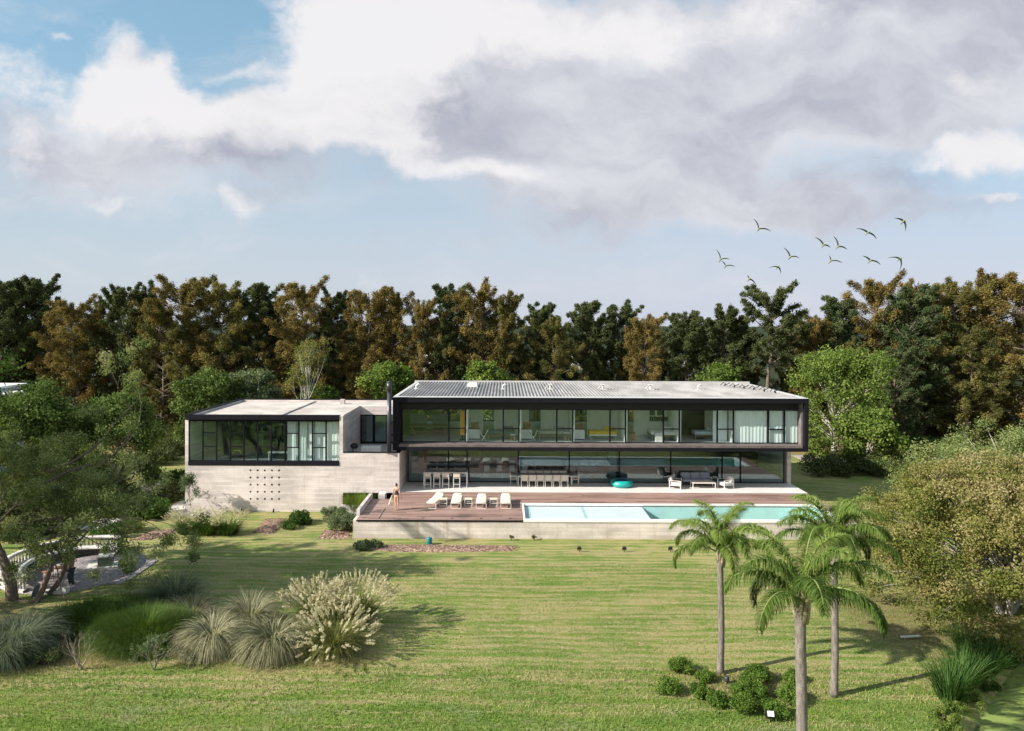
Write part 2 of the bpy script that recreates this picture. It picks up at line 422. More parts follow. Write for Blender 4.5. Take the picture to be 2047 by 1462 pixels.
def lawnmat():
    m, nt, bs, out = newmat('lawn_grass'); P = pos(nt)
    sx = nt.nodes.new('ShaderNodeSeparateXYZ'); lk(nt, P, sx.inputs[0]); X, Y = sx.outputs[0], sx.outputs[1]
    streak = noise(nt, mapping(nt, P, (.16,2.1,1)), 1.0, 6, .62, .35)
    streak2 = noise(nt, mapping(nt, P, (.5,5.5,1), (3,1,0)), 1.0, 4, .6, .2)
    big = noise(nt, mapping(nt, P, (1,1.2,1), (7,3,0)), .22, 4, .6, .5)
    patch = noise(nt, mapping(nt, P, (1,1.6,1), (2,9,0)), 1.1, 6, .7, .4)
    fine = noise(nt, P, 16, 4, .75)
    fine2 = noise(nt, P, 45, 2, .7)
    # how dry: middle lawn drier than the strip nearest the camera
    dryb = ramp(nt, Y, 21.0, 25.5)
    v = math_(nt, 'ADD', math_(nt, 'MULTIPLY', streak, .42), math_(nt, 'MULTIPLY', streak2, .30))
    v = math_(nt, 'ADD', v, math_(nt, 'MULTIPLY', patch, .30))
    v = math_(nt, 'ADD', v, math_(nt, 'MULTIPLY', big, .25))
    v = math_(nt, 'ADD', v, math_(nt, 'MULTIPLY', math_(nt, 'SUBTRACT', dryb, .6), .11))
    sw = math_(nt, 'SINE', math_(nt, 'ADD', math_(nt, 'MULTIPLY', Y, 12.6), math_(nt, 'MULTIPLY', big, 14.0)))
    v = math_(nt, 'ADD', v, math_(nt, 'MULTIPLY', sw, math_(nt, 'MULTIPLY', dryb, .038)))
    dry = ramp(nt, v, .585, .755)
    g = mixc(nt, ramp(nt, fine, .36, .64), (.070,.120,.018), (.210,.290,.066))
    g = mixc(nt, ramp(nt, big, .45, .6), g, mixc(nt, ramp(nt, fine2, .3, .7), (.10,.165,.022), (.21,.29,.05)))
    d = mixc(nt, ramp(nt, fine, .3, .7), (.27,.22,.10), (.46,.38,.20))
    c = mixc(nt, math_(nt, 'MULTIPLY', dry, .85), g, d)
    # grey-ish clippings near the camera
    clip = ramp(nt, noise(nt, mapping(nt, P, (.5,1,1), (1,4,0)), .9, 5, .6), .5, .72)
    c = mixc(nt, math_(nt, 'MULTIPLY', math_(nt, 'MULTIPLY', clip, math_(nt, 'SUBTRACT', 1.0, dryb)), .8), c, (.27,.27,.16))
    # bare earth under the grasses and the big tree
    def spot(x, y, rx, ry, lo=.35, hi=1.0):
        a = math_(nt, 'DIVIDE', math_(nt, 'SUBTRACT', X, x), rx); b = math_(nt, 'DIVIDE', math_(nt, 'SUBTRACT', Y, y), ry)
        q = math_(nt, 'ADD', math_(nt, 'MULTIPLY', a, a), math_(nt, 'MULTIPLY', b, b))
        q = math_(nt, 'ADD', q, math_(nt, 'MULTIPLY', math_(nt, 'SUBTRACT', patch, .5), 1.6))
        return math_(nt, 'SUBTRACT', 1.0, ramp(nt, q, lo, hi))
    earth = None
    for a in ((18.5,30,4.6,4.2),(-9,26.8,5,1.6),(-17,28,5,3),(-24,30,4,3),(8.7,24.4,2.6,1.5)):
        s = spot(*a); earth = s if earth is None else math_(nt, 'MAXIMUM', earth, s)
    ec = mixc(nt, ramp(nt, fine, .3, .7), (.10,.065,.035), (.27,.20,.11))
    c = mixc(nt, math_(nt, 'MULTIPLY', earth, .62), c, ec)
    # behind the house: dark green ground, leaf litter and earth
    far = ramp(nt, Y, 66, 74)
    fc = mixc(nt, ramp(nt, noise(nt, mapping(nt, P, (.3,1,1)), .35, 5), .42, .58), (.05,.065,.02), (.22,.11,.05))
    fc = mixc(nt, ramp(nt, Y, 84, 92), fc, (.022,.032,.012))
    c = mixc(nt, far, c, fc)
    lk(nt, c, bs.inputs['Base Color']); bs.inputs['Roughness'].default_value = .9; bs.inputs['Specular IOR Level'].default_value = .15
    bump(nt, bs, math_(nt, 'ADD', math_(nt, 'MULTIPLY', fine, .7), math_(nt, 'MULTIPLY', fine2, .5)), .8, .07)
    return m
LAWN = lawnmat()
# ================================================================== sky, sun, camera
SUND = Vector((-1, -.36, .65)).normalized()
def world():
    w = bpy.data.worlds.new('World'); S.world = w; w.use_nodes = True; nt = w.node_tree; nt.nodes.clear()
    out = nt.nodes.new('ShaderNodeOutputWorld')
    sky = nt.nodes.new('ShaderNodeTexSky'); sky.sky_type = 'NISHITA'; sky.sun_disc = False
    el = math.asin(SUND.z); sky.sun_elevation = el
    sky.sun_rotation = math.atan2(SUND.x, SUND.y)
    sky.air_density = 1.0; sky.dust_density = .8; sky.ozone_density = 1.6; sky.altitude = 20
    bg = nt.nodes.new('ShaderNodeBackground'); bg.inputs[1].default_value = SKYS
    lk(nt, sky.outputs[0], bg.inputs[0])
    D = nt.nodes.new('ShaderNodeTexCoord').outputs['Generated']
    sx = nt.nodes.new('ShaderNodeSeparateXYZ'); lk(nt, D, sx.inputs[0])
    x, y, z = sx.outputs
    ya = math_(nt, 'MAXIMUM', math_(nt, 'ABSOLUTE', y), .12)
    u = math_(nt, 'DIVIDE', x, ya); v = math_(nt, 'DIVIDE', z, ya)
    cv = nt.nodes.new('ShaderNodeCombineXYZ'); lk(nt, u, cv.inputs[0]); lk(nt, v, cv.inputs[1])
    P = cv.outputs[0]
    # domain warp
    n1 = nt.nodes.new('ShaderNodeTexNoise'); n1.inputs['Scale'].default_value = 5.5; n1.inputs['Detail'].default_value = 5; n1.inputs['Roughness'].default_value = .55; lk(nt, P, n1.inputs['Vector'])
    w1 = nt.nodes.new('ShaderNodeVectorMath'); w1.operation = 'SUBTRACT'; lk(nt, n1.outputs['Color'], w1.inputs[0]); w1.inputs[1].default_value = (.5,.5,.5)
    w2 = nt.nodes.new('ShaderNodeVectorMath'); w2.operation = 'SCALE'; lk(nt, w1.outputs[0], w2.inputs[0]); w2.inputs['Scale'].default_value = .16
    w3 = nt.nodes.new('ShaderNodeVectorMath'); w3.operation = 'ADD'; lk(nt, P, w3.inputs[0]); lk(nt, w2.outputs[0], w3.inputs[1])
    Q = w3.outputs[0]
    def blobs(lst):
        tot = None
        for px, py, rx, ry, wt in lst:
            cu, cvv, ru, rv = (px-1010)/1400, (647-py)/1400, rx/1400, ry/1400
            a = nt.nodes.new('ShaderNodeVectorMath'); a.operation = 'SUBTRACT'; lk(nt, Q, a.inputs[0]); a.inputs[1].default_value = (cu, cvv, 0)
            b = nt.nodes.new('ShaderNodeVectorMath'); b.operation = 'MULTIPLY'; lk(nt, a.outputs[0], b.inputs[0]); b.inputs[1].default_value = (1/ru, 1/rv, 0)
            c = nt.nodes.new('ShaderNodeVectorMath'); c.operation = 'LENGTH'; lk(nt, b.outputs[0], c.inputs[0])
            r = nt.nodes.new('ShaderNodeMapRange'); r.interpolation_type = 'SMOOTHSTEP'; lk(nt, c.outputs['Value'], r.inputs[0])
            r.inputs[1].default_value = 0; r.inputs[2].default_value = 1.35; r.inputs[3].default_value = wt; r.inputs[4].default_value = 0
            tot = r.outputs[0] if tot is None else math_(nt, 'ADD', tot, r.outputs[0])
        return tot
    A = blobs(STRATUS); B = blobs(CUMULUS); G_ = blobs(GREYS)
    na = noise(nt, mapping(nt, Q, (1,1.35,1)), 5.0, 10, .62, .15)
    nc = noise(nt, mapping(nt, P, (1,1.3,1), (3,4,0)), 19.0, 8, .62)
    nb = noise(nt, mapping(nt, Q, (1,2.4,1), (5,2,0)), 2.4, 7, .58)
    nd = noise(nt, mapping(nt, Q, (1,1.5,1), (2,7,0)), 7.0, 9, .60)
    back = math_(nt, 'MULTIPLY', ramp(nt, y, .05, -.1), .55)
    sub_ = lambda n, k: math_(nt, 'MULTIPLY', math_(nt, 'SUBTRACT', n, .5), k)
    dA = math_(nt, 'ADD', A, sub_(nb, 1.1)); dA = math_(nt, 'ADD', dA, sub_(nd, .35)); fa = ramp(nt, dA, .12, .74)
    dB = math_(nt, 'ADD', math_(nt, 'ADD', B, back), sub_(na, 1.9)); dB = math_(nt, 'ADD', dB, sub_(nc, .75)); fb = ramp(nt, dB, .20, .86)
    # wisps of thin cloud over everything
    wisp = ramp(nt, noise(nt, mapping(nt, Q, (1,3.2,1), (9,1,0)), 3.0, 8, .6), .48, .80)
    gA = math_(nt, 'ADD', math_(nt, 'ADD', .40, sub_(nb, 1.5)), math_(nt, 'ADD', sub_(nd, 1.0), G_))
    ca = mixc(nt, ramp(nt, gA, .0, 1.0), kc(228,229,235), kc(172,174,189))
    gB = math_(nt, 'ADD', math_(nt, 'ADD', G_, sub_(nd, 1.3)), math_(nt, 'ADD', sub_(nb, .8), .10))
    cb = mixc(nt, ramp(nt, gB, .0, .95), CW, kc(196,199,210))
    veil = math_(nt, 'SUBTRACT', 1.0, ramp(nt, v, .0, .46))
    lo = mixc(nt, ramp(nt, u, -.7, .6), HZL, HZR)
    hz = mixc(nt, veil, kc(142,188,207), lo)
    bgh = nt.nodes.new('ShaderNodeBackground'); lk(nt, hz, bgh.inputs[0])
    m0 = nt.nodes.new('ShaderNodeMixShader'); lk(nt, math_(nt, 'ADD', math_(nt, 'MULTIPLY', veil, .36), .60), m0.inputs[0]); lk(nt, bg.outputs[0], m0.inputs[1]); lk(nt, bgh.outputs[0], m0.inputs[2])
    def over(prev, col, fac):
        bgc = nt.nodes.new('ShaderNodeBackground')
        if isinstance(col, tuple): bgc.inputs[0].default_value = c4(col)
        else: lk(nt, col, bgc.inputs[0])
        m = nt.nodes.new('ShaderNodeMixShader'); lk(nt, fac, m.inputs[0]); lk(nt, prev, m.inputs[1]); lk(nt, bgc.outputs[0], m.inputs[2]); return m.outputs[0]
    o_ = over(m0.outputs[0], kc(222,224,232), math_(nt, 'MULTIPLY', wisp, .75))
    o_ = over(o_, ca, math_(nt, 'MULTIPLY', fa, .96))
    o_ = over(o_, cb, math_(nt, 'MULTIPLY', fb, .97))
    lk(nt, o_, out.inputs[0])
SKYS = .10
EXPO = 1.02
k_ = 1/2**EXPO
def kc(r, g, b):
    f = lambda c: (c/255/12.92 if c/255 <= .04045 else ((c/255+.055)/1.055)**2.4)*k_
    return (f(r), f(g), f(b))
CW = kc(243,241,243); CG = kc(158,158,174); HZL = kc(202,211,221); HZR = kc(205,210,226)
STRATUS = [(1150,40,400,120,.7),(300,300,560,170,.70),(1700,430,500,60,.30),(900,480,600,40,.28),(1750,380,200,60,.25),(1300,210,560,210,.95),(1750,110,480,230,1.0),(1230,400,420,90,.75),(1000,250,300,120,.7),(1950,200,260,130,.5),(700,410,220,40,.25),(1450,420,260,50,.35),(1950,60,200,160,.4)]
CUMULUS = [(720,60,230,160,1.0),(720,200,230,130,.9),(640,230,150,90,.5),(980,60,320,110,.85),(1290,70,150,80,.7),(1560,20,200,60,.45),(770,315,150,60,.7),(960,355,190,38,.7),(560,265,130,80,.75),(430,250,130,80,.75),
           (265,115,120,100,.95),(330,200,130,90,.8),(190,200,120,80,.75),(20,165,110,100,.68),(25,290,80,70,.62),(475,412,66,30,.62),(290,400,80,26,.58),(210,400,50,20,.45),(1900,335,150,40,.72),(1990,300,120,50,.7),
           (112,66,46,24,.6),(480,146,70,22,.5),(1990,406,60,12,.5),(1940,170,110,36,.35),(1480,400,90,18,.45)]
GREYS = [(1000,230,300,80,.05),(1400,330,360,90,.18),(1200,440,300,60,.30),(270,230,300,120,-.3),(1700,230,300,100,.15),(560,300,160,40,.25),(420,320,160,36,.3),(1900,370,200,26,.35),
         (700,60,240,150,-.5),(1300,60,150,70,-.5),(960,350,180,30,-.2),(1120,190,200,40,-.15),(1600,300,240,40,-.15)]
world()
sun = bpy.data.lights.new('sun', 'SUN'); sun.energy = 4.6; sun.angle = R_(.5); sun.color = (1,.935,.84)
so = bpy.data.objects.new('sun', sun); COL.objects.link(so)
so.rotation_euler = SUND.to_track_quat('Z', 'Y').to_euler()
cd = bpy.data.cameras.new('camera'); co = bpy.data.objects.new('camera', cd); COL.objects.link(co)
cd.sensor_width = 36; cd.lens = 36*F/2047; cd.shift_x = 13.5/2047; cd.shift_y = -(731-PY0)/2047
cd.clip_start = .5; cd.clip_end = 6000
co.matrix_world = Matrix.Translation((0,0,CAMH)) @ CAMR.to_4x4()
S.camera = co
S.view_settings.view_transform = 'Standard'; S.view_settings.look = 'None'; S.view_settings.gamma = 1
S.view_settings.exposure = EXPO; S.view_settings.use_curve_mapping = False
S.cycles.max_bounces = 8; S.cycles.transparent_max_bounces = 12; S.cycles.diffuse_bounces = 5; S.cycles.glossy_bounces = 3
S.cycles.transmission_bounces = 3; S.cycles.caustics_reflective = False; S.cycles.caustics_refractive = False
# ================================================================== ground
def ground():
    xs = np.concatenate([[-3000,-900,-300,-120,-70,-50], np.arange(-40, 40.1, .4), [50,70,120,300,900,3000]])
    ys = np.concatenate([[-600,-100,-20,0,8], np.arange(12, 60.1, .4), [66,72,80,95,120,180,300,600,1500,4000]])
    X, Y = np.meshgrid(xs, ys); Z = H(X, Y)
    rg = np.random.default_rng(5)
    near = (np.abs(X) < 40) & (Y > 12) & (Y < 40)
    Z = Z + near*(np.sin(X*.6+1)*np.cos(Y*.45)*.035)
    V = np.stack([X, Y, Z], -1).reshape(-1, 3)
    nx, ny = len(xs), len(ys)
    i, j = np.meshgrid(np.arange(nx-1), np.arange(ny-1)); a = (j*nx+i).ravel()
    Fc = np.stack([a, a+1, a+1+nx, a+nx], 1)
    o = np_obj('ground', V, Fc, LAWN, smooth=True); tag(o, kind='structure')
ground()
b = MB(); b.add([(12,15,-.42),(60,15,-.42),(60,60,-.42),(12,60,-.42)], [(0,1,2,3)]); tag(b.build('water', POND), kind='structure')
# short grass tufts that roughen the lawn where the camera is near
rg = np.random.default_rng(11)
n = 190000
py_ = rg.uniform(0, 1, n)**1.1
Y = 20.3+py_*17; X = (rg.random(n)-.5)*Y*1.52+.3
d_ = ((X-13.7)-(Y-22)*1.05)/1.45
keep = (d_ < .25)
X, Y = X[keep], Y[keep]; n = len(X)
Z = H(X, Y)+(np.sin(X*.6+1)*np.cos(Y*.45)*.035)-.005
L = rg.uniform(.035, .08, n)*(1+.5*(Y < 26))
V, Fc, _ = blades(np.stack([X,Y,Z],1), rg.random(n)*6.28, rg.uniform(.7,1.4,n), rg.uniform(.2,1.2,n), L, rg.uniform(.014,.026,n)*(1+.3*(Y < 26)), 1)
dryp = .34+.35*np.sin(Y*4.1+np.sin(X*.5)*2)*np.sin(Y*1.7+X*.13)+rg.normal(size=n)*.26
tint = np.repeat(dryp+.15*sm(22,26,Y), 4)
GRASS = leafmat('grass_tuft', [(.075,.15,.018),(.15,.225,.042),(.25,.27,.085),(.40,.34,.18)], .25, .1, .8)
tag(np_obj('grass', V, Fc, GRASS, tint=tint), kind='stuff')
# ================================================================== the house
YW = 48.3      # front of the concrete wing
YB = 48.5      # front of the steel box
XL, XM, XR = -22.08, -11.18, -7.28      # wing: left edge, end of window bay, end of the low wall
ZR = 6.38
house = empty('house', (0, 52, 0), 'long two storey modern house of raw concrete and black steel with glass fronts', 'house')
def part(mb, name, m, parent=None): return mb.build(name, m, parent or house, world=True)
# --- concrete front wall with a grid of round holes
def holed(b, x0, z0, sp, nx, nz, r, y0, y1, n=16):
    for i in range(nx):
        for j in range(nz):
            cx, cz = x0+(i+.5)*sp, z0+(j+.5)*sp
            pts = []; sq = []
            for k in range(n):
                t = 2*math.pi*k/n; c, s = math.cos(t), math.sin(t)
                m_ = max(abs(c), abs(s)); sq.append((cx+c/m_*sp/2, cz+s/m_*sp/2)); pts.append((cx+c*r, cz+s*r))
            vs = [(a, y0, z) for a, z in sq]+[(a, y0, z) for a, z in pts]+[(a, y1, z) for a, z in pts]
            fs = []
            for k in range(n):
                l = (k+1) % n
                fs.append((k, l, n+l, n+k)); fs.append((n+k, n+l, 2*n+l, 2*n+k))
            fs.append(tuple(reversed(range(2*n, 3*n))))
            b.add(vs, fs, 0)
b = MB()
sp = .493; hx0 = -17.56-sp/2; hz0 = .62-sp/2; hx1 = hx0+5*sp; hz1 = hz0+5*sp
zb = 2.93
b.box(XL, hx0, YW, YW+.3, -.6, zb); b.box(hx1, XM, YW, YW+.3, -.6, zb)
b.box(hx0, hx1, YW, YW+.3, -.6, hz0); b.box(hx0, hx1, YW, YW+.3, hz1, zb)
holed(b, hx0, hz0, sp, 5, 5, .078, YW, YW+.25)
b.box(XL, XL+.22, YW, YW+.3, zb, ZR); b.box(XM-.25, XM, YW, YW+.3, zb, ZR)
b.box(XM, XR, YW, YW+.28, 1.07, 3.83)                   # spandrel beside the stair, open below
part(b, 'front_wall', CONC)
b = MB()
b.box(XL, XL+.25, YW+.3, 58.5, -.6, ZR)                 # left side
b.box(XM-.25, XM, YW+.3, 54.1, 1.07, ZR); b.box(XM-.25, XM, YW+.3, 54.1, -.6, 1.07)
b.box(XL+.25, -7.9, 58.2, 58.5, -.6, ZR)                # rear
b.box(XM, -7.9, 54.1, 54.4, 5.72, ZR); b.box(XM, -7.9, 54.1, 54.4, -.6, 3.44)
b.box(XR-.28, XR, YW+.28, 51.6, 1.0, 3.83); b.box(XR-.28, XR, 51.6, 59, .0, 3.9)
b.box(XM, XR-.28, 53.2, 53.4, -.6, 1.1)
part(b, 'side_wall', CONC)
b = MB(); b.box(XL+.25, XM-.25, YW+.45, 58.2, 6.08, 6.24); b.box(XM-.25, -7.9, 54.4, 58.2, 6.08, 6.24)
b.box(XM-.25, XM-.0, YW+.3, 54.1, ZR+.002, ZR+.03)
b.box(-15.9, -15.7, YW+.5, 58.1, 6.24, 6.33)
b.box(-13.35, -13.0, 56.6, 57.0, 6.24, 6.6)
part(b, 'wing_roof', ROOFC)
b = MB(); b.box(XL, XM-.25, YW-.02, YW+.45, 6.08, ZR+.02); b.box(XL, XM-.25, YW-.04, YW-.02, 6.10, ZR+.035)
b.box(XL-.03, XL+.3, YW, 58.55, ZR+.02, ZR+.07); b.box(XL, -7.9, 58.2, 58.53, ZR+.02, ZR+.06)
b.box(XL+.22, XM-.25, YW-.03, YW+.25, 2.94, 3.22)
part(b, 'steel_trim', STEEL)
b = MB(); b.box(XM, XR-.28, YW+.28, 54.1, 3.30, 3.44); part(b, 'balcony_floor', PAVE)
b = MB(); b.box(XM+.003, XR+.02, YW-.02, YW+.3, 3.832, 3.87); b.box(XR-.3, XR+.02, YW+.3, 51.6, 3.832, 3.87); part(b, 'coping', STEEL)
# --- windows: each one a frame with its pane
def window(x0, x1, z0, z1, y, trans=(), t=.045, gm=None, d=.08, sides=True):
    f = MB()
    if sides: f.box(x0, x0+t, y-d/2, y+d/2, z0, z1); f.box(x1-t, x1, y-d/2, y+d/2, z0, z1)
    f.box(x0+t, x1-t, y-d/2, y+d/2, z0, z0+t); f.box(x0+t, x1-t, y-d/2, y+d/2, z1-t, z1)
    for z in trans: f.box(x0+t, x1-t, y-d/2-.01, y+d/2, z-t*.75, z+t*.75)
    o = f.build('window', FRAME, house, world=True)
    p = MB(); zs = [z0+t]+list(trans)+[z1-t]
    for a, c in zip(zs[:-1], zs[1:]):
        ka = t*.75 if a != z0+t else 0; kc_ = t*.75 if c != z1-t else 0
        p.box(x0+t, x1-t, y-.006, y+.006, a+ka, c-kc_)
    q = p.build('pane', gm or GLASS, o, world=True)
    return o
GLASSW = glassmat('wing_glass', (.86,.93,.92), 1.6)
zA, zB = 3.22, 6.0
xs = [XL+.22+i*((XM-.25-(XL+.22))/11) for i in range(12)]
for i in range(11):
    tr = (4.16, 5.14) if i in (7, 9) else ((4.2, 5.16) if i in (1, 3, 5) else ())
    window(xs[i]+(.05 if i == 7 else 0), xs[i+1], zA, zB, YW+.16, tr, .04, GLASSW if i < 7 else GLASS)
b = MB(); b.box(XL+.22, XM-.25, YW+.1, YW+.3, zB, 6.08); b.box(xs[7]-.0, xs[7]+.05, YW+.1, YW+.22, zA, zB); part(b, 'window_head', FRAME)
# recessed balcony windows
for x0, x1, tr in ((XM, -10.15, ()), (-10.15, -9.1, ()), (-9.1, -7.9, (4.15, 5.1))):
    window(x0, x1, 3.5, 5.72, 54.2, tr, .09, GLASSD)
# wing interior
b = MB(); b.box(XL+.25, XM-.25, YW+.3, 58.2, 2.85, 3.12); part(b, 'wing_floor', FLOORI)
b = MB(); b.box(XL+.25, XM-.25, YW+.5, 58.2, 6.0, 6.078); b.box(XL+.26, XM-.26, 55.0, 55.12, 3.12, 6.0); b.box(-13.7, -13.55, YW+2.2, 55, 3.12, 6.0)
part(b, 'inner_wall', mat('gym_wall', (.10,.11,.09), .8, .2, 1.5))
b = MB(); b.box(XM+.01, -7.91, 56.4, 56.5, 3.3, 6.0); part(b, 'room_wall', ROOMW)
# --- the steel box
X0, X1 = -7.78, 21.06
ZB0, ZB1 = 3.97, 7.64
YK = 60.4
yg = 49.35
b = MB()
b.box(X0, X1, YB, YB+.35, 7.33, ZB1)                      # front top beam
b.box(X0, X1, YB, YB+.35, ZB0, 4.21)                      # front bottom beam
b.box(X0, X0+.42, YB, YB+.35, 4.21, 7.33); b.box(X1-.27, X1, YB, YB+.35, 4.21, 7.33)
b.box(X0, X0+.2, YB+.35, YK, ZB0, ZB1); b.box(X1-.12, X1, YB+.35, YK, ZB0, ZB1)
b.box(X0+.2, X1-.12, YK-.2, YK, ZB0, 4.38); b.box(X0+.2, X1-.12, YK-.2, YK, 6.86, ZB1); b.box(13.5, X1-.12, YK-.2, YK, 4.38, 6.86)
b.box(X0-.02, X1+.02, YB-.025, YB, 7.60, 7.66); b.box(X0, X1, YB-.02, YB, 7.335, 7.365); b.box(X0, X1, YB-.02, YB, 3.975, 4.005)
part(b, 'steel_frame', STEEL)
b = MB(); b.box(X0+.2, X1-.12, YB+.35, YK-.2, ZB0+.02, 4.21); part(b, 'floor_slab', mat('slab', (.25,.24,.23), .8, .15, 1.5))
b = MB(); b.box(X0+.42, X1-.39, YB+.06, yg+.02, 4.215, 4.38); part(b, 'balcony_deck', mat('weathered_boards', (.13,.105,.10), .7, .25, 2, stretch=(1,8,1)))
b = MB(); b.box(X1-.39, X1-.12, YB+.35, yg+.1, 4.21, 7.33); part(b, 'side_panel', JAMBLIT)
b = MB(); b.box(X0+.2, X0+.42, YB+.35, yg+.1, 4.21, 7.33); b.box(X0+.42, X1-.39, YB+.35, yg+.1, 7.24, 7.33)
b.box(X0+.42, X1-.39, yg-.05, yg+.1, 6.77, 7.24); part(b, 'soffit', SOFFIT)
# corrugated roof: real ridges running front to back
def roof():
    p = .245; x = X0+.25; v = []; f = []; n = int((X1-X0-.5)/p)
    prof = []
    for i in range(n):
        a = x+i*p
        prof += [(a, 0), (a+p*.52, 0), (a+p*.62, .085), (a+p*.88, .085)]
    prof.append((x+n*p, 0))
    z0, z1 = 7.56, 7.70
    for a, h in prof: v += [(a, YB+.75, z0+h), (a, YK-.1, z1+h)]
    for i in range(len(prof)-1): f.append((2*i, 2*i+2, 2*i+3, 2*i+1))
    b = MB(); b.add(v, f); return b
m_, nt, bs, out = newmat('corrugated_sheet')
P = pos(nt); n_ = noise(nt, mapping(nt, P, (.6,.25,1)), 1.2, 5, .6)
lk(nt, mixc(nt, ramp(nt, n_, .35, .7), (.25,.24,.235), (.385,.375,.365)), bs.inputs['Base Color']); bs.inputs['Roughness'].default_value = .5; bs.inputs['Metallic'].default_value = .1
rf = part(roof(), 'metal_roof', m_)
FLASH = mat('roof_flashing', (.50,.49,.48), .5, .06, 2)
b = MB(); b.box(X0, X1, YB, YB+.74, ZB1, ZB1+.03); b.box(X0, X0+.26, YB+.74, YK, ZB1, ZB1+.05); b.box(X1-.3, X1, YB+.74, YK, ZB1, ZB1+.05); b.box(X0, X1, YK-.12, YK+.03, ZB1, ZB1+.22)
b.build('flashing', FLASH, rf, world=True)
def roofvent(x, y, k):
    b = MB(); z = 7.66
    if k == 0:   # cowl on a pipe
        b.tube([(x,y,z),(x,y,z+.38)], .07, 10); b.cbox((x,y,z+.42), (.34,.34,.05)); b.box(x-.22,x+.22,y-.22,y+.22,z,z+.07)
        b.tube([(x-.1,y-.1,z+.4),(x-.45,y-.35,z+.12)], .025, 6)
    elif k == 1: # rooflight box
        b.box(x-.4,x+.4,y-.8,y+.8,z,z+.22); b.box(x-.34,x+.34,y-.74,y+.74,z+.22,z+.27)
    else:
        b.tube([(x,y,z),(x,y,z+.3),(x+.15,y,z+.42),(x+.3,y,z+.36)], .05, 8); b.box(x-.15,x+.15,y-.15,y+.15,z,z+.05)
    return b.build('roof_vent', WHITE if k else METALW, rf, world=True)
for px, k in ((945,1),(1005,2),(1100,0),(1205,0),(1300,0),(832,2),(1395,2)):
    y = 54.5 if k != 1 else 57
    roofvent(at(px, 782, y).x, y, k)
for i in range(6):
    b = MB(); x = 18.1+i*.42; y = 57.6-i*1.05
    b.tube([(x-.35,y+.1,7.80),(x-.12,y,8.02),(x+.12,y,7.84),(x+.38,y-.1,8.0)], .035, 6); b.box(x-.05,x+.05,y-.05,y+.05,7.66,7.86)
    b.build('roof_cable', DARKF, rf, world=True)
# chimney flue beside the box
b = MB(); cx, cy = -7.98, 48.25
b.tube([(cx,cy,3.9),(cx,cy,8.0)], .15, 20); b.tube([(cx,cy,8.0),(cx,cy,8.12)], [.15,.185], 20, cap=False)
b.tube([(cx,cy,8.12),(cx,cy,8.72)], .185, 20); b.tube([(cx,cy,8.72),(cx,cy,8.80)], [.185,.12], 20)
b.box(cx-.3, cx+.3, cy-.04, cy+.3, 3.88, 3.93)
part(b, 'chimney_flue', mat('flue_steel', (.05,.052,.065), .35, .1, 4, metal=.3))
# upper windows
def px2x(px, y, z): return (px-1010)*y/F
yg = 49.35
ux = [804, 898, 931, 1006.6, 1038.3, 1113.8, 1145.6, 1220.2, 1251.2, 1327, 1359, 1434.8, 1467, 1537, 1569, 1598.5]
ux = [px2x(a, yg, 0) for a in ux]
for i in range(15):
    nar = i in (1, 3, 5, 7, 9, 11, 13)
    window(ux[i], ux[i+1], 4.41, 6.77, yg, (5.40,) if nar else (), .05, GLASS, .1)
b = MB(); b.box(X0+.42, ux[0], yg-.05, yg+.05, 4.40, 6.77); part(b, 'window_jamb', FRAME)
b = MB(); b.box(ux[-1], X1-.39, yg-.05, yg+.05, 4.40, 6.77); part(b, 'window_jamb', FRAME)
# upper rooms
YRB = 53.0
for i in range(8): window(X0+.22+i*2.6, X0+.22+(i+1)*2.6, 4.40, 6.85, YK-.1, (), .06, GLASS, .1)
b = MB(); b.box(X0+.2, X1-.12, yg+.12, YK-.2, 4.30, 4.39); part(b, 'upper_floor', FLOORI)
b = MB(); b.box(X0+.2, X1-.12, yg+.12, YK-.2, 6.85, 6.95); part(b, 'upper_ceiling', CEIL)
b = MB()
OPN = ((.27,.50),(.18,.43),(.10,.36),(.08,.30))
xc = ux[2]
for i, (a, c) in enumerate(OPN):
    r0, r1 = ux[2+2*i]+.16, ux[4+2*i]
    b.box(xc, r0+(r1-r0)*a, YRB, YRB+.12, 4.39, 6.85); xc = r0+(r1-r0)*c
b.box(xc, ux[14], YRB, YRB+.12, 4.39, 6.85)
for i in (2, 4, 6, 8, 10, 12): b.box(ux[i]+.02, ux[i]+.16, yg+.1, YRB, 4.39, 6.85)
part(b, 'partition', ROOMW)
b = MB(); b.box(ux[10]+.16, ux[12]-1.0, YRB-.05, YRB, 4.39, 6.85)
part(b, 'headboard_wall', ROOMD)
# ground floor: glass front, posts, floor, inner walls
yG = 51.5
gx = [px2x(a, yG, 0) for a in (816, 897.5, 934.5, 1037, 1139, 1239, 1342, 1445, 1481.6, 1569)]
for i in range(9): window(gx[i], gx[i+1], 1.12, 3.96, yG, (), .045, GLASSD, .1)
b = MB(); b.box(20.72, 21.0, 51.3, YK, -.1, 3.97); b.box(XR, 20.72, YK-.25, YK, -.1, 3.97); part(b, 'ground_wall', CONC)
b = MB(); b.box(XR, 20.72, yG+.06, YK-.25, 1.0, 1.105); part(b, 'ground_floor', FLOORI)
b = MB(); b.box(XR+.02, 20.7, 57.2, 57.35, 1.105, 3.95)
part(b, 'timber_wall', mat('dark_timber', (.045,.032,.026), .5, .3, 4, stretch=(6,1,.5)))
for k_c, w_c in ((5,.15),(2,.16),(7,.12)):
    b = MB(); b.box(gx[k_c]-w_c, gx[k_c]+w_c, yG+.25, yG+.5, 1.105, 3.96); part(b, 'column', FRAME)
b = MB(); b.box(8.0, 8.6, 53.5, 55.6, 1.105, 3.95); part(b, 'fireplace_wall', mat('grey_plaster', (.20,.21,.21), .8, .1, 2))
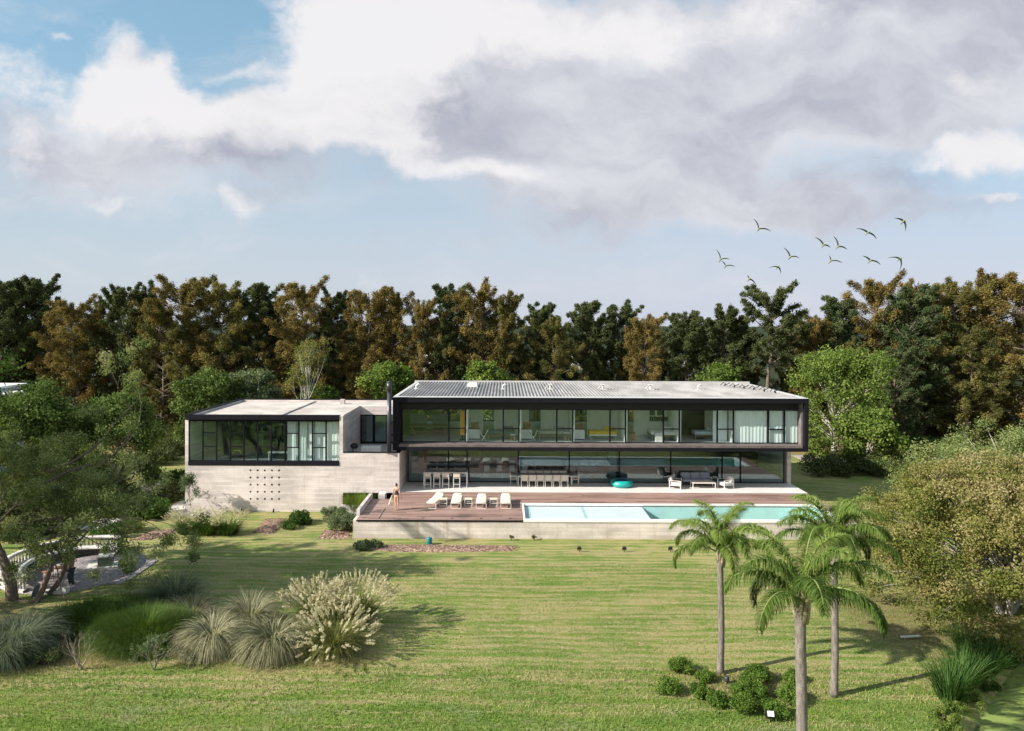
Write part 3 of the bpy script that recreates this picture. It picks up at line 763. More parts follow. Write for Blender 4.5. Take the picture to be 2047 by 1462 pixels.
# ================================================================== platform, deck, pool
XP0, XP1 = -9.02, 21.0
YF = 41.57
ZD = 1.1
rw = empty('retaining_wall', (6, YF, 0), 'long low board marked concrete wall under the deck and pool', 'retaining wall')
PX0, PX1, PY0_, PY1 = 1.12, 20.0, 41.85, 45.35
b = MB(); b.box(XP0, XP1, YF, YF+.25, -.4, ZD-.03); b.box(XP0, XP0+.2, YF+.25, 46.6, -.4, ZD-.03); b.box(XP1-.25, XP1, YF+.25, 51.2, -.4, ZD-.03)
b.build('front_face', CONCW, rw, world=True)
b = MB(); b.box(XP0, XP0+.2, YF+1.0, 46.6, ZD+.0, ZD+.35); b.box(XP0-.05, XP0+.18, 46.6, 46.8, .2, 1.35); b.box(-8.5,-8.05,47.0,47.7,.0,1.3)
b.build('upstand', CONC, rw, world=True)
wd = MB()
wd.box(XP0+.2, PX0-.02, YF-.03, 46.5, ZD-.06, ZD); wd.box(-7.6, PX0-.02, 46.5, YB-.02, ZD-.06, ZD); wd.box(PX0-.02, XP1-.02, PY1+.12, YB-.02, ZD-.06, ZD)
wd.box(PX1+.3, XP1, YF, PY1+.12, ZD-.06, ZD)
tag(wd.build('wood_deck', DECK), kind='structure')
b = MB(); b.box(XP0+.2, PX0-.02, YF-.035, YF-.03, ZD-.10, ZD+.002); b.box(-7.55,-7.5,41.8,44.2,ZD,ZD+.004)
for i in range(6): b.cbox((-8.4+i*1.75, 41.95, ZD+.006), (.16,.10,.012))
tag(b.build('deck_drain', FRAME), 'black edge strip and small black drain covers along the deck front', 'drain')
b = MB(); b.box(XR+.0, XP1, YB-.02, yG-.05, ZD-.1, ZD+.012); b.box(XR+.0, XP1+.02, YB-.05, YB-.02, ZD-.1, ZD+.014)
tag(b.build('stone_terrace', STONE), kind='structure')
# stair pit beside the deck
b = MB()
for i in range(6): b.box(-11.0, -9.1+.0, 46.9+i*.28, 47.18+i*.28, -.6, .95-i*.17-.4)
b.box(XM, XR, 47.0, 48.25, -.7, -.55)
tag(b.build('stair', PAVE), 'dark concrete steps going down under the low wall beside the deck', 'stair')
b = MB(); b.box(XM, XR-.3, 50.5, 50.7, -.6, 1.2); tag(b.build('void_wall', mat('void_shade', (.03,.03,.03), .9)), 'wall coloured near black for the shade in the void under the balcony front', 'wall')  # near black colour stands for the shade inside the open void
pool = empty('swimming_pool', (10, 43.5, 0), 'long narrow turquoise swimming pool with white shallow shelf', 'swimming pool')
xs_ = 8.9; zw = 1.04
POOLW = mat('pool_plaster', (.70,.765,.78), .5, .04, 1.5)
POOLT = mat('pool_turquoise', (.50,.84,.85), .5, .06, 1.0)
b = MB()
b.box(PX0, PX1+.3, YF-.03, PY0_, ZD-.1, ZD+.02); b.box(PX0, PX1+.3, PY1, PY1+.12, ZD-.1, ZD+.02); b.box(PX1, PX1+.3, PY0_, PY1, ZD-.1, ZD+.02); b.box(PX0, PX0+.12, PY0_, PY1, ZD-.1, ZD+.018)
b.build('coping', mat('white_coping', (.76,.76,.74), .5, .03, 2), pool, world=True)
b = MB(); b.box(PX0+.12, xs_, PY0_, PY1, .5, .93); b.build('shallow_shelf', POOLW, pool, world=True)
b = MB(); b.box(PX0+.38, PX0+.5, PY0_+.1, PY1-.1, .931, .936); b.box(4.92, 5.08, PY0_, PY1, .931, .936); b.build('step_line', mat('pale_blue_tile', (.38,.62,.63), .5), pool, world=True)
b = MB(); b.add([(xs_,PY0_,.93),(PX1,PY0_,.93),(PX1,PY1,.93),(xs_,PY1,.93),(xs_,PY0_,-.15),(PX1,PY0_,-.15),(PX1,PY1,-.15),(xs_,PY1,-.15)],
                [(4,5,6,7),(0,4,7,3),(3,7,6,2),(1,2,6,5),(0,1,5,4)]); b.build('basin', POOLT, pool, world=True)
b = MB(); b.add([(PX0+.1,PY0_,zw),(PX1,PY0_,zw),(PX1,PY1,zw),(PX0+.1,PY1,zw)], [(0,1,2,3)]); b.build('water', WATER, pool, world=True)
# ================================================================== furniture outside
def fbox_frame(b, x0, x1, y0, y1, z, t, mi=0, legs=True):
    for x in (x0, x1-t):
        for y in (y0, y1-t): b.box(x, x+t, y, y+t, 0, z-t, mi)
    b.box(x0, x1, y0, y0+t, z-t, z, mi); b.box(x0, x1, y1-t, y1, z-t, z, mi)
    b.box(x0, x0+t, y0+t, y1-t, z-t, z, mi); b.box(x1-t, x1, y0+t, y1-t, z-t, z, mi)
T0 = ZD+.012
TABLET = mat('grey_table_top', (.22,.22,.24), .4, .1, 4)
t = empty('bar_table', (-4.24, 50.35, T0), 'tall white framed bar table with dark grey top by the glass', 'bar table')
b = MB(); fbox_frame(b, -1.57, 1.57, -.45, .45, 1.05, .07); b.build('frame', METALW, t)
b = MB(); b.box(-1.5, 1.5, -.38, .38, 1.0, 1.055); b.build('table_top', TABLET, t)
def legs4(root, w, d, h, t=.03, name='leg', m=None, dz=0):
    for sx in (-1, 1):
        for sy in (-1, 1):
            b = MB(); b.box(sx*w/2-t/2, sx*w/2+t/2, sy*d/2-t/2, sy*d/2+t/2, dz, h); b.build(name, m or METALW, root)
def bar_stool():
    r = empty('bar_stool', (0,0,0), 'x', 'bar stool', 'bar stools in front of the tall table')
    for sx in (-1, 1):
        b = MB(); b.box(sx*.22-.018, sx*.22+.018, -.24, -.204, 0, 1.12); b.build('leg', METALW, r)
        b = MB(); b.box(sx*.22-.018, sx*.22+.018, .204, .24, 0, .73); b.build('leg', METALW, r)
    b = MB(); b.box(-.22, .22, -.22, .22, .70, .745); b.build('seat', SLING, r)
    b = MB(); b.box(-.215, .215, -.245, -.225, .80, 1.12); b.build('backrest', SLING, r)
    b = MB(); b.box(-.2, .2, -.235, -.21, .25, .28); b.box(-.2, .2, .21, .235, .25, .28); b.box(-.235, -.21, -.2, .2, .36, .39); b.box(.21, .235, -.2, .2, .36, .39); b.build('footrest', METALW, r)
    return r
st = bar_stool()
for i, (px, lab) in enumerate(((856,'leftmost beige bar stool, tucked against the left end of the tall bar table'),(874.4,'second beige bar stool from the left at the tall bar table'),
        (892,'third beige bar stool from the left at the tall bar table'),(914,'rightmost beige bar stool at the tall bar table, with a wider gap before it'))):
    o = st if i == 0 else copy_tree(st); place(o, ((px-1010)*49.75/F, 49.75, T0), 0, 1, lab)
t = empty('dining_table', (2.9, 51.0-.15, T0), 'long outdoor dining table with dark grey top and white legs', 'dining table')
b = MB(); b.box(-1.95, 1.95, -.42, .42, .71, .75); b.build('table_top', mat('slate_top', (.13,.13,.15), .35, .1, 4), t)
b = MB(); fbox_frame(b, -1.95, 1.95, -.42, .42, .71, .05); b.build('frame', METALW, t)
def dchair():
    r = empty('dining_chair', (0,0,0), 'x', 'dining chair', 'outdoor dining chairs round the long table')
    legs4(r, .46, .46, .44)
    b = MB(); b.box(-.24,.24,-.24,.24,.42,.455); b.build('seat', SLING, r)
    b = MB(); b.cbox((0,-.235,.66), (.44,.02,.42), rx=R_(6)); b.build('backrest', SLING, r)
    b = MB()
    for sx in (-1, 1):
        b = MB(); b.box(sx*.245-.016, sx*.245+.016, -.25, .2, .62, .65); b.box(sx*.245-.016, sx*.245+.016, -.265, -.235, .42, .88); b.box(sx*.245-.016, sx*.245+.016, .17, .2, .44, .62); b.build('arm_frame', METALW, r)
    return r
dc = dchair(); first = True
ordn = ['first','second','third','fourth','fifth','sixth']
for i in range(6):
    o = dc if first else copy_tree(dc); first = False
    place(o, (1.42+i*.575, 50.22, T0), 0, 1, 'beige dining chair, %s from the left in the sunlit near row of the long table' % ordn[i])
for i in range(6):
    place(copy_tree(dc), (1.42+i*.575, 51.32-.1, T0), math.pi, 1, 'beige dining chair, %s from the left in the far shaded row by the glass' % ordn[i])
place(copy_tree(dc), (.66, 50.8, T0), -math.pi/2, 1, 'beige armchair at the left head of the long dining table')
place(copy_tree(dc), (5.12, 50.8, T0), math.pi/2, 1, 'beige armchair at the right head of the long dining table')
# inflatable ring
t = empty('pool_float', (8.42, 50.35, T0), 'round teal inflatable pool float lying by the glass wall', 'pool float')
TEAL = mat('teal_vinyl', (.012,.33,.30), .3, .06, 2); NAVY = mat('dark_blue_vinyl', (.01,.06,.13), .35, .1, 2)
prof = [(.55+.27*math.cos(a), .24+.24*math.sin(a)) for a in [2*math.pi*k/14 for k in range(15)]]
b = MB(); b.lathe(prof, n=32); b.build('outer_tube', TEAL, t)
prof = [(.30+.14*math.cos(a), .36+.15*math.sin(a)) for a in [2*math.pi*k/10 for k in range(11)]]
b = MB(); b.lathe(prof, n=24); b.lathe([(0,.2),(.3,.22)], n=24); b.build('inner_tube', NAVY, t)
# lounge set
def easy(name, w, cush, lab, loc, rz, nseat=1, fr=METALW):
    r = empty(name, loc, lab, 'armchair' if nseat == 1 else 'sofa', None, rz)
    h = .36
    for sx in (-1, 1):
        for sy in (-1, 1):
            b = MB(); b.box(sx*(w/2-.03)-.025, sx*(w/2-.03)+.025, sy*.38-.025, sy*.38+.025, 0, .58 if True else h); b.build('leg', fr, r)
    b = MB(); b.box(-w/2+.02, w/2-.02, -.40, .40, .24, .29)
    for sx in (-1, 1): b.box(sx*(w/2-.03)-.03, sx*(w/2-.03)+.03, -.40, .40, .58, .61)
    b.cbox((0,.40,.52), (w-.08,.03,.42), rx=R_(-10)); b.build('frame', fr, r)
    cw = (w-.14)/nseat
    for i in range(nseat):
        x = -w/2+.07+cw*(i+.5)
        b = MB(); b.rbox((x,-.03,.37), (cw-.015,.74,.16), .04); b.build('seat_cushion', cush, r)
        b = MB(); b.rbox((x,.29,.62), (cw-.02,.17,.46), .05, rx=R_(-12)); b.build('back_cushion', cush, r)
    return r
SX = 1/28.0
easy('armchair', .84, CUSH, 'white cushioned armchair left of the coffee table, facing right', ((1352-1010)*49.85/F, 49.85, T0), math.pi/2-.35)
easy('armchair', .84, CUSH, 'white cushioned armchair right of the coffee table, facing left', ((1452-1010)*49.95/F, 49.95, T0), -math.pi/2+.35)
easy('sofa', 2.3, CUSHG, 'grey three seat sofa with dark frame behind the coffee table', ((1393-1010)*50.95/F, 50.9, T0), 0, 3, DARKF)
t = empty('coffee_table', ((1406-1010)*50.1/F, 50.0, T0), 'low pale slatted coffee table between the two armchairs', 'coffee table')
b = MB(); fbox_frame(b, -.82, .82, -.36, .36, .42, .05); b.build('frame', METALW, t)
b = MB()
for i in range(9): b.box(-.77, .77, -.30+i*.068, -.245+i*.068, .40, .425)
b.build('slats', SLING, t)
# sun loungers and side tables
def lounger(tilt, throw=False):
    r = empty('sun_lounger', (0,0,0), 'x', 'sun lounger', 'sun loungers in a row on the deck')
    w = .68
    for y in (0, 1.75):
        for sx in (-1, 1):
            b = MB(); b.box(sx*(w/2-.02)-.018, sx*(w/2-.02)+.018, y, y+.036, 0, .33); b.build('leg', METALW, r)
    b = MB(); b.box(-w/2, w/2, 0, .036, .30, .335); b.box(-w/2, w/2, 1.85, 1.886, .30, .335); b.box(-w/2, w/2, .0, .036, .0, .03)
    for sx in (-1, 1): b.box(sx*(w/2-.02)-.018, sx*(w/2-.02)+.018, .036, 1.85, .30, .335)
    b.build('frame', METALW, r)
    b = MB(); b.rbox((0,.62,.375), (w-.06,1.26,.075), .025); b.build('seat_cushion', LOUNGE, r)
    c, s = math.cos(tilt), math.sin(tilt)
    b = MB(); b.rbox((0, 1.27+.32*c, .375+.32*s), (w-.06,.66,.075), .025, rx=tilt); b.build('back_cushion', LOUNGE, r)
    b = MB(); b.rbox((0, 1.27+.56*c-.05*s, .375+.56*s+.06*c), (w-.16,.24,.08), .03, rx=tilt); b.build('head_pillow', LOUNGE, r)
    return r
for px, tl, rz, lab in ((862.5,.14,-.22,'leftmost cream sun lounger, set askew with its head turned right'),(912.4,.08,0,'second cream sun lounger from the left, between two side tables'),
        (963,.02,0,'third cream sun lounger from the left, lying nearly flat'),(1012.5,.06,0,'rightmost cream sun lounger, nearest the white end of the pool')):
    r = lounger(tl); place(r, ((px-1010)*44.15/F, 44.15, ZD), rz, 1, lab)
def sidet():
    r = empty('side_table', (0,0,0), 'x', 'side table', 'side tables between the sun loungers')
    legs4(r, .46, .42, .42, .03)
    b = MB(); b.box(-.245,.245,-.225,.225,.40,.44); b.build('table_top', SLING, r)
    b = MB(); b.box(-.23,.23,-.225,-.2,.0,.03); b.box(-.23,.23,-.225,-.2,.16,.185); b.box(-.23,.23,.2,.225,.16,.185); b.build('rail', METALW, r); return r
sd = sidet()
for i, (px, lab) in enumerate(((887.5,'beige slatted side table between the askew lounger and the second lounger'),(937.5,'beige slatted side table between the second and third loungers'),(988,'beige slatted side table between the third and rightmost loungers'))):
    o = sd if i == 0 else copy_tree(sd); place(o, ((px-1010)*44.95/F, 44.95, ZD), 0, 1, lab)
# balcony bench
t = empty('balcony_table', (-9.45, 49.6, 3.44), 'white slatted table on the concrete balcony left of the flue', 'table')
b = MB(); fbox_frame(b, -.68, .68, -.3, .3, .62, .05); b.build('frame', METALW, t)
b = MB(); b.box(-.66,.66,-.27,.27,.605,.63)
for i in range(5): b.box(-.62,.62,-.305,-.285,.28+i*.06,.325+i*.06)
b.build('slats', METALW, t)
t = empty('grill', (-10.75, 49.9, 3.44), 'black kettle grill in the shaded left corner of the balcony', 'grill')
b = MB(); b.lathe([(.05,.38),(.2,.42),(.27,.55),(.27,.62),(.22,.72),(.08,.8),(.0,.81)], n=16); b.build('bowl', DARKF, t)
for a in (0,2.1,4.2):
    b = MB(); b.tube([(.1*math.cos(a),.1*math.sin(a),.42),(.25*math.cos(a),.25*math.sin(a),0)], .015, 6); b.build('leg', DARKF, t)
# ================================================================== inside, upstairs
ZU = 4.39
def ux_(px, y): return (px-1010)*y/F
WOODL = mat('light_wood', (.36,.24,.13), .5, .2, 5); WOODB = mat('brown_wood', (.16,.09,.055), .55, .25, 5)
YEL = mat('yellow_fabric', (.62,.42,.04), .85, .1, 6); ORA = mat('ochre_door', (.72,.36,.06), .6, .05, 2)
BEDW = mat('bed_linen', (.68,.68,.66), .9, .06, 5, bmp=.3)
def tbox(name, lab, cat, parts, loc=(0,0,0), group=None, rz=0):
    r = empty(name, loc, lab, cat, group, rz)
    for nm, m, bl in parts:
        b = MB()
        for q in bl: b.box(*q)
        b.build(nm, m, r)
    return r
def fcab(px, lab):
    x = ux_(px, 50.7)
    tbox('cabinet', lab, 'cabinet', [('body', WHITE, [(-.42,.42,-.25,.25,.05,.72)]),('top', WOODB, [(-.44,.44,-.27,.27,.72,.76)]),('plinth', DARKF, [(-.4,.4,-.22,.22,0,.05)])], (x, 51.0, ZU), 'white cabinets in the bedrooms')
    tbox('box', 'brown box on the %s' % lab.split(',')[0], 'box', [('body', WOODB, [(-.28,.28,-.18,.18,0,.42)]),('lid', WOODL, [(-.29,.29,-.19,.19,.42,.45)])], (x+.05, 51.0, ZU+.76), 'brown boxes on the cabinets')
fcab(948, 'white cabinet beside the ochre panel upstairs, under a plant'); fcab(1053, 'white cabinet in the second bedroom, left of its folding chair'); fcab(1158, 'white cabinet in the bedroom with the yellow bed')
def bchair(px, lab):
    r = empty('folding_chair', (ux_(px, 50.2), 50.2, ZU), lab, 'chair', 'white frame folding chairs behind the upper glass')
    b = MB()
    for y in (-.25, .25):
        b.tube([(-.32,y,.8),(.14,y,0)], .018, 6); b.tube([(.32,y,.8),(-.14,y,0)], .018, 6)
    b.tube([(-.14,-.25,.01),(-.14,.25,.01)], .018, 6); b.tube([(.14,-.25,.01),(.14,.25,.01)], .018, 6); b.build('frame', WHITE, r)
    b = MB(); vs = []; fs = []
    for i in range(7):
        for j in range(5):
            x = -.33+i*.11; y = -.26+j*.13; vs.append((x, y, .34+.42*(x/.33)**2*.9+.08*(y/.26)**2))
    for i in range(6):
        for j in range(4): a = i*5+j; fs.append((a, a+1, a+6, a+5))
    b.add(vs, fs, 0, True); b.build('sling', mat('green_canvas', (.03,.06,.045), .8), r)
bchair(968, 'white butterfly chair in the room beside the ochre panel'); bchair(1067, 'white butterfly chair in front of the grey bed')
def bed(px, w, ms, lab, y=51.2, d=1.0):
    r = empty('bed', (ux_(px, y), y, ZU), lab, 'bed')
    b = MB(); b.rbox((0,0,.5), (w,d,.24), .05); b.build('mattress', ms, r)
    b = MB(); b.box(-w/2,w/2,-d/2,d/2,.30,.385); b.build('base', WHITE if ms is YEL else WOODB, r)
    for sx in (-1,1):
        for sy in (-1,1):
            b = MB(); b.tube([(sx*(w/2-.08), sy*(d/2-.08), 0), (sx*(w/2-.08), sy*(d/2-.08), .3)], .02, 6); b.build('leg', METALW, r)
    for k in range(2):
        b = MB(); b.rbox((w/2-.3-k*.35, .2, .72), (.42,.14,.32), .05, rx=R_(-20)); b.build('pillow', YEL if (ms is YEL and k) else ms, r)
    return r
bed(1002, 2.0, mat('blue_grey_cover', (.12,.17,.17), .9), 'low bed with grey blue cover in the first bedroom'); bed(1104, 2.0, mat('sage_cover', (.33,.36,.31), .9), 'narrow bed with pale sage cover behind the butterfly chair')
bed(1205, 2.0, YEL, 'bed with bright yellow cover'); bed(1325, 1.9, BEDW, 'large white bed under black and white pictures', 51.3, 1.6); bed(1412, 1.9, mat('ice_cover', (.45,.52,.55), .9), 'wooden framed bed with ice blue cover against the dark wall')
def stool(px, lab, m=WOODL, h=.48):
    r = empty('stool', (ux_(px, 50.1), 50.1, ZU), lab, 'stool', 'small stools behind the upper glass')
    b = MB(); b.lathe([(0,h-.04),(.22,h-.04),(.23,h-.02),(.22,h),(0,h)], n=18); b.build('seat', WHITE if m is WOODL else m, r)
    for a in (.7,2.3,3.9,5.5):
        b = MB(); b.tube([(.13*math.cos(a),.13*math.sin(a),h-.04),(.21*math.cos(a),.21*math.sin(a),0)], .018, 6); b.build('leg', m, r)
stool(1026, 'round white topped stool by the narrow window of the first bedroom'); stool(1134, 'tall pale wood stool beside the sage bed', WOODL, .62)
tbox('stool', 'orange brown block stool left of the large white bed', 'stool', [('body', mat('orange_wood', (.42,.13,.05), .6), [(-.14,.14,-.14,.14,0,.5)]),('seat', WOODB, [(-.16,.16,-.16,.16,.5,.54)])], (ux_(1266, 50.8), 50.8, ZU))
tbox('panel', 'tall ochre panel with a lower block in the narrow window', 'panel', [('upper', ORA, [(-.16,.16,-.03,.03,.62,2.1)]),('lower', ORA, [(-.17,.17,-.05,.05,.38,.6)]),('base', DARKF, [(-.06,.06,-.06,.06,0,.38),(-.2,.2,-.2,.2,0,.03)])], (ux_(925, 50.4), 50.4, ZU))
tbox('dining_table', 'dark wooden table in the upper living room', 'table', [('top', WOODB, [(-1.4,1.4,-.5,.5,.7,.76)]),('leg', WOODB, [(-1.3,-1.2,-.4,.4,0,.7)]),('leg', WOODB, [(1.2,1.3,-.4,.4,0,.7)]),('shelf', WOODB, [(-1.2,1.2,-.4,.4,.3,.36)])], (ux_(858, 52.6), 52.8, ZU))
for px, lab in ((835, 'pale sideboard at the left of the upper living room'), (882, 'pale sideboard behind the table in the upper living room')):
    tbox('sideboard', lab, 'sideboard', [('body', mat('pale_blue_paint', (.38,.43,.42), .6), [(-.7,.7,-.25,.25,.1,1.15)]),('plinth', DARKF, [(-.66,.66,-.2,.2,0,.1)])], (ux_(px, 55.6)-(0 if px>850 else 0), 56.0, ZU), 'pale sideboards')
tbox('white_cube', 'white cube shaped bedside box in front of the large bed', 'bedside box', [('body', WHITE, [(-.28,.28,-.2,.2,0,.62)]),('drawer', METALW, [(-.25,.25,-.21,-.2,.1,.5)])], (ux_(1318, 50.1), 50.1, ZU))
for px, w, lab in ((1305,.40,'dark framed picture above the head of the white bed'),(1321,.45,'black picture hung right of the dark framed one'),(1341,.3,'small black picture beside the sketch on the white wall')):
    tbox('picture', lab, 'picture', [('frame', DARKF, [(-w/2,w/2,-.02,.02,-.35,.35)]),('print', mat('dark_print', (.05,.07,.04), .6, .5, 12), [(-w/2+.04,w/2-.04,-.025,-.02,-.31,.31)])], (ux_(px, YRB-.1), YRB-.05, 6.25))
b = MB()
for i in range(9): b.cbox((-.62+i*.155, 0, .0+random.Random(i).uniform(-.03,.03)), (.12,.05,.2)); 
b.cbox((0,0,-.22),(1.4,.12,.04))
for i in range(8): b.cbox((-.62+i*.17, 0, -.12), (.1,.06,.14))
r = empty('wall_shelf', (ux_(1318, YRB-.15), YRB-.12, 5.7), 'narrow shelf of dark books above the white bed', 'shelf'); b.build('books', DARKF, r)
b = MB(); b.box(-.75,.75,-.08,.06,-.26,-.24); b.build('board', WHITE, r)
rk = random.Random(4)
b = MB()
for i in range(7): b.cbox((rk.uniform(-.15,.15), 0, rk.uniform(-.55,.55)), (.10,.01,.22), ry=rk.uniform(-.6,.6))
r = empty('wall_drawing', (ux_(1350, YRB), YRB-.04, 5.95), 'loose black brush drawing on the white wall', 'drawing'); b.build('strokes', DARKF, r)
b = MB(); b.box(-.28,.28,.012,.02,-.7,.7); b.build('paper', WHITE, r)
# curtains
def curtain(x0, x1, z0, z1, y, lab, grp, col=(.78,.84,.84)):
    m = MATS.get('sheer') or mat('sheer', col, .9, .02, 2)
    n = int((x1-x0)/.035); v = []
    for i in range(n+1):
        x = x0+(x1-x0)*i/n; yy = y+.012*math.sin(i*.9)+.012*math.sin(i*.23)
        v += [(x-(x0+x1)/2, yy-y, 0), (x-(x0+x1)/2, yy-y, z1-z0)]
    b = MB(); b.add(v, [(2*i, 2*i+2, 2*i+3, 2*i+1) for i in range(n)], 0, True)
    o = b.build('curtain', m); o.location = ((x0+x1)/2, y, z0); return tag(o, lab, 'curtain', grp)
curtain(ux[12]+.18, ux[13]-.05, ZU, 6.84, 49.46, 'white curtain filling the wide pane at the right end upstairs', 'white curtains upstairs')
curtain(ux[13]+.03, ux[14]-.03, ZU, 6.84, 49.46, 'white curtain behind the narrow pane at the right end upstairs', 'white curtains upstairs')
curtain(ux[14]+.03, ux[15]+.1, ZU, 6.84, 49.46, 'white curtain in the last pane beside the right steel post', 'white curtains upstairs')
curtain(ux[11]-.0, ux[12]-.1, ZU, 6.84, 50.4, 'white curtain bunched left of the curtained corner room', 'white curtains upstairs')
for i, (a, c, lab) in enumerate(((.04,.66,'white curtain panel in the first curtained bay of the wing'),(.92,1.46,'white curtain panel in the second curtained bay of the wing'),(1.62,1.95,'narrow white curtain panel between the second and third curtained bays of the wing'),(2.05,2.80,'white curtain panel in the third curtained bay of the wing'),(2.95,3.9,'broad white curtain panel beside the concrete post of the wing'))):
    w_ = xs[8]-xs[7]; curtain(xs[7]+a*w_, xs[7]+c*w_, 3.12, 5.98, YW+.55+.12*(i % 2), lab, 'white curtains in the wing')
curtain(xs[7]+.05, XM-.3, 3.12, 5.98, YW+1.15, 'wide grey white sheer behind the white panels of the wing', 'white curtains in the wing')
# gym in the wing
YELR = mat('lime_rubber', (.42,.50,.02), .5, .05, 3)
t = empty('exercise_ring', (at(438, 907, 50.0).x, 50.0, 3.12+.55), 'upright lime yellow exercise ring in the dark gym', 'exercise ring')
prof = [(.17+.028*math.cos(a), .028*math.sin(a)) for a in [2*math.pi*k/8 for k in range(9)]]
b = MB(); b.lathe(prof, n=24); o = b.build('ring', YELR, t); o.rotation_euler = (math.pi/2, 0, 0)
b = MB(); b.tube([(0,0,-.55),(0,0,-.17)], .02, 6); b.box(-.15,.15,-.15,.15,-.55,-.52); b.build('stand', DARKF, t)
t = empty('exercise_step', (at(474, 910, 50.2).x, 50.2, 3.12), 'lime yellow gym step right of the ring', 'gym step')
b = MB(); b.tube([(-.3,0,.25),(-.2,0,.5),(.2,0,.5),(.3,0,.25)], .06, 8); b.build('bar', YELR, t); b = MB(); b.box(-.34,.34,-.2,.2,0,.25); b.build('base', DARKF, t)
def machine(x, y, w, h, lab):
    r = empty('exercise_machine', (x, y, 3.12), lab, 'exercise machine')
    b = MB()
    for sx in (-1,1):
        for sy in (-.4,.4): b.box(sx*w/2-.03, sx*w/2+.03, sy-.03, sy+.03, 0, h)
    b.box(-w/2,w/2,-.43,-.37,h-.06,h); b.box(-w/2,w/2,.37,.43,h-.06,h); b.box(-w/2-.03,-w/2+.03,-.4,.4,h-.06,h); b.box(w/2-.03,w/2+.03,-.4,.4,h-.06,h); b.build('rack', mat('gym_steel', (.14,.15,.16), .4), r)
    b = MB(); b.rbox((0,0,.5),(w*.4,.9,.1),.03); b.build('bench', DARKF, r)
    b = MB(); b.tube([(-w*.6,-.42,1.3),(w*.6,-.42,1.3)], .025, 8)
    for sx in (-1,1): b.tube([(sx*w*.48,-.42,1.3),(sx*w*.53,-.42,1.3)], .2, 14)
    b.build('barbell', DARKF, r)
machine(-17.2, 50.8, 1.1, 2.2, 'black weight rack with a bench in the middle of the gym'); machine(-15.6, 51.2, 1.4, 2.3, 'larger black weight rack nearest the curtains of the gym')
tbox('bench', 'glass fronted pale bench behind the middle panes of the wing', 'bench', [('top', METALW, [(-.8,.8,-.3,.3,.5,.55)]),('leg', METALW, [(-.75,-.7,-.25,.25,0,.5)]),('leg', METALW, [(.7,.75,-.25,.25,0,.5)])], (-15.9, 49.5, 3.12))
# ================================================================== inside, ground floor
ZG = 1.105
tbox('kitchen_island', 'long dark kitchen island with pale worktop', 'kitchen island', [('body', DARKF, [(-1.9,1.9,-.5,.5,0,.88)]),('worktop', mat('stone_worktop', (.35,.35,.34), .3), [(-1.95,1.95,-.55,.55,.88,.93)])], (-4.2, 54.2, ZG))
tbox('kitchen_cupboard', 'reddish wooden cupboards on the far kitchen wall', 'cupboard', [('body', mat('red_wood', (.14,.05,.035), .5, .2, 4), [(-2.2,2.2,-.3,.3,0,1.4)]),('shelf', WOODL, [(-2.2,2.2,-.25,.25,1.75,1.8)])], (-4.2, 56.8, ZG))
tbox('dining_table', 'long indoor dining table behind the glass', 'table', [('top', WOODB, [(-2.1,2.1,-.5,.5,.71,.76)]),('leg', DARKF, [(-1.8,-1.7,-.4,.4,0,.71)]),('leg', DARKF, [(1.7,1.8,-.4,.4,0,.71)])], (.1, 54.2, ZG))
def ichair():
    r = empty('indoor_chair', (0,0,0), 'x', 'dining chair', 'white indoor dining chairs')
    for sx in (-1,1):
        for sy in (-1,1): b = MB(); b.tube([(sx*.2,sy*.2,0),(sx*.17,sy*.17,.45)], .014, 6); b.build('leg', METALW, r)
    b = MB(); b.rbox((0,0,.46),(.44,.44,.04),.02); b.build('seat', WHITE, r)
    b = MB(); b.rbox((0,-.21,.70),(.42,.035,.42),.015, rx=R_(8)); b.build('backrest', WHITE, r); return r
ic = ichair()
for i in range(4):
    o = ic if i == 0 else copy_tree(ic); place(o, (-1.35+i*.95, 53.35, ZG), 0, 1, 'white indoor dining chair behind the glass, %s from the left of the near side' % ordn[i])
for i in range(4): place(copy_tree(ic), (-1.35+i*.95, 55.0, ZG), math.pi, 1, 'white indoor dining chair on the far side of the indoor table, %s from the left' % ordn[i])
for i, x in enumerate((-4.9,-3.9,-1.6,-.5,.9,2.0)):
    r = empty('pendant_lamp', (x, 53.9, 3.2), '%s pendant lamp with pale flat shade from the left, over the indoor tables' % ordn[i], 'pendant lamp', 'pendant lamps over the indoor tables')
    b = MB(); b.lathe([(.03,.14),(.12,.12),(.36,.02),(.38,0),(.34,.01),(.1,.09)], n=20); b.build('shade', WHITE, r)
    b = MB(); b.tube([(0,0,.13),(0,0,.73)], .008, 5); b.build('cord', DARKF, r)
easy('lounge_chair', .9, DARKF, 'black lounge chair indoors, left of the outdoor sofa', (12.0, 53.0, ZG), math.pi*.75, 1, DARKF)
easy('indoor_sofa', 2.4, CUSHG, 'grey indoor sofa behind the teal float', (6.1, 54.4, ZG), 0, 3, DARKF)
easy('lounge_chair', .9, CUSH, 'pale lounge chair indoors behind the outdoor sofa', (14.9, 53.2, ZG), -math.pi/2, 1, METALW)
tbox('low_table', 'low dark table on the indoor rug', 'coffee table', [('top', WOODB, [(-.7,.7,-.4,.4,.32,.37)]),('base', DARKF, [(-.5,.5,-.25,.25,0,.32)])], (7.0, 53.0, ZG))
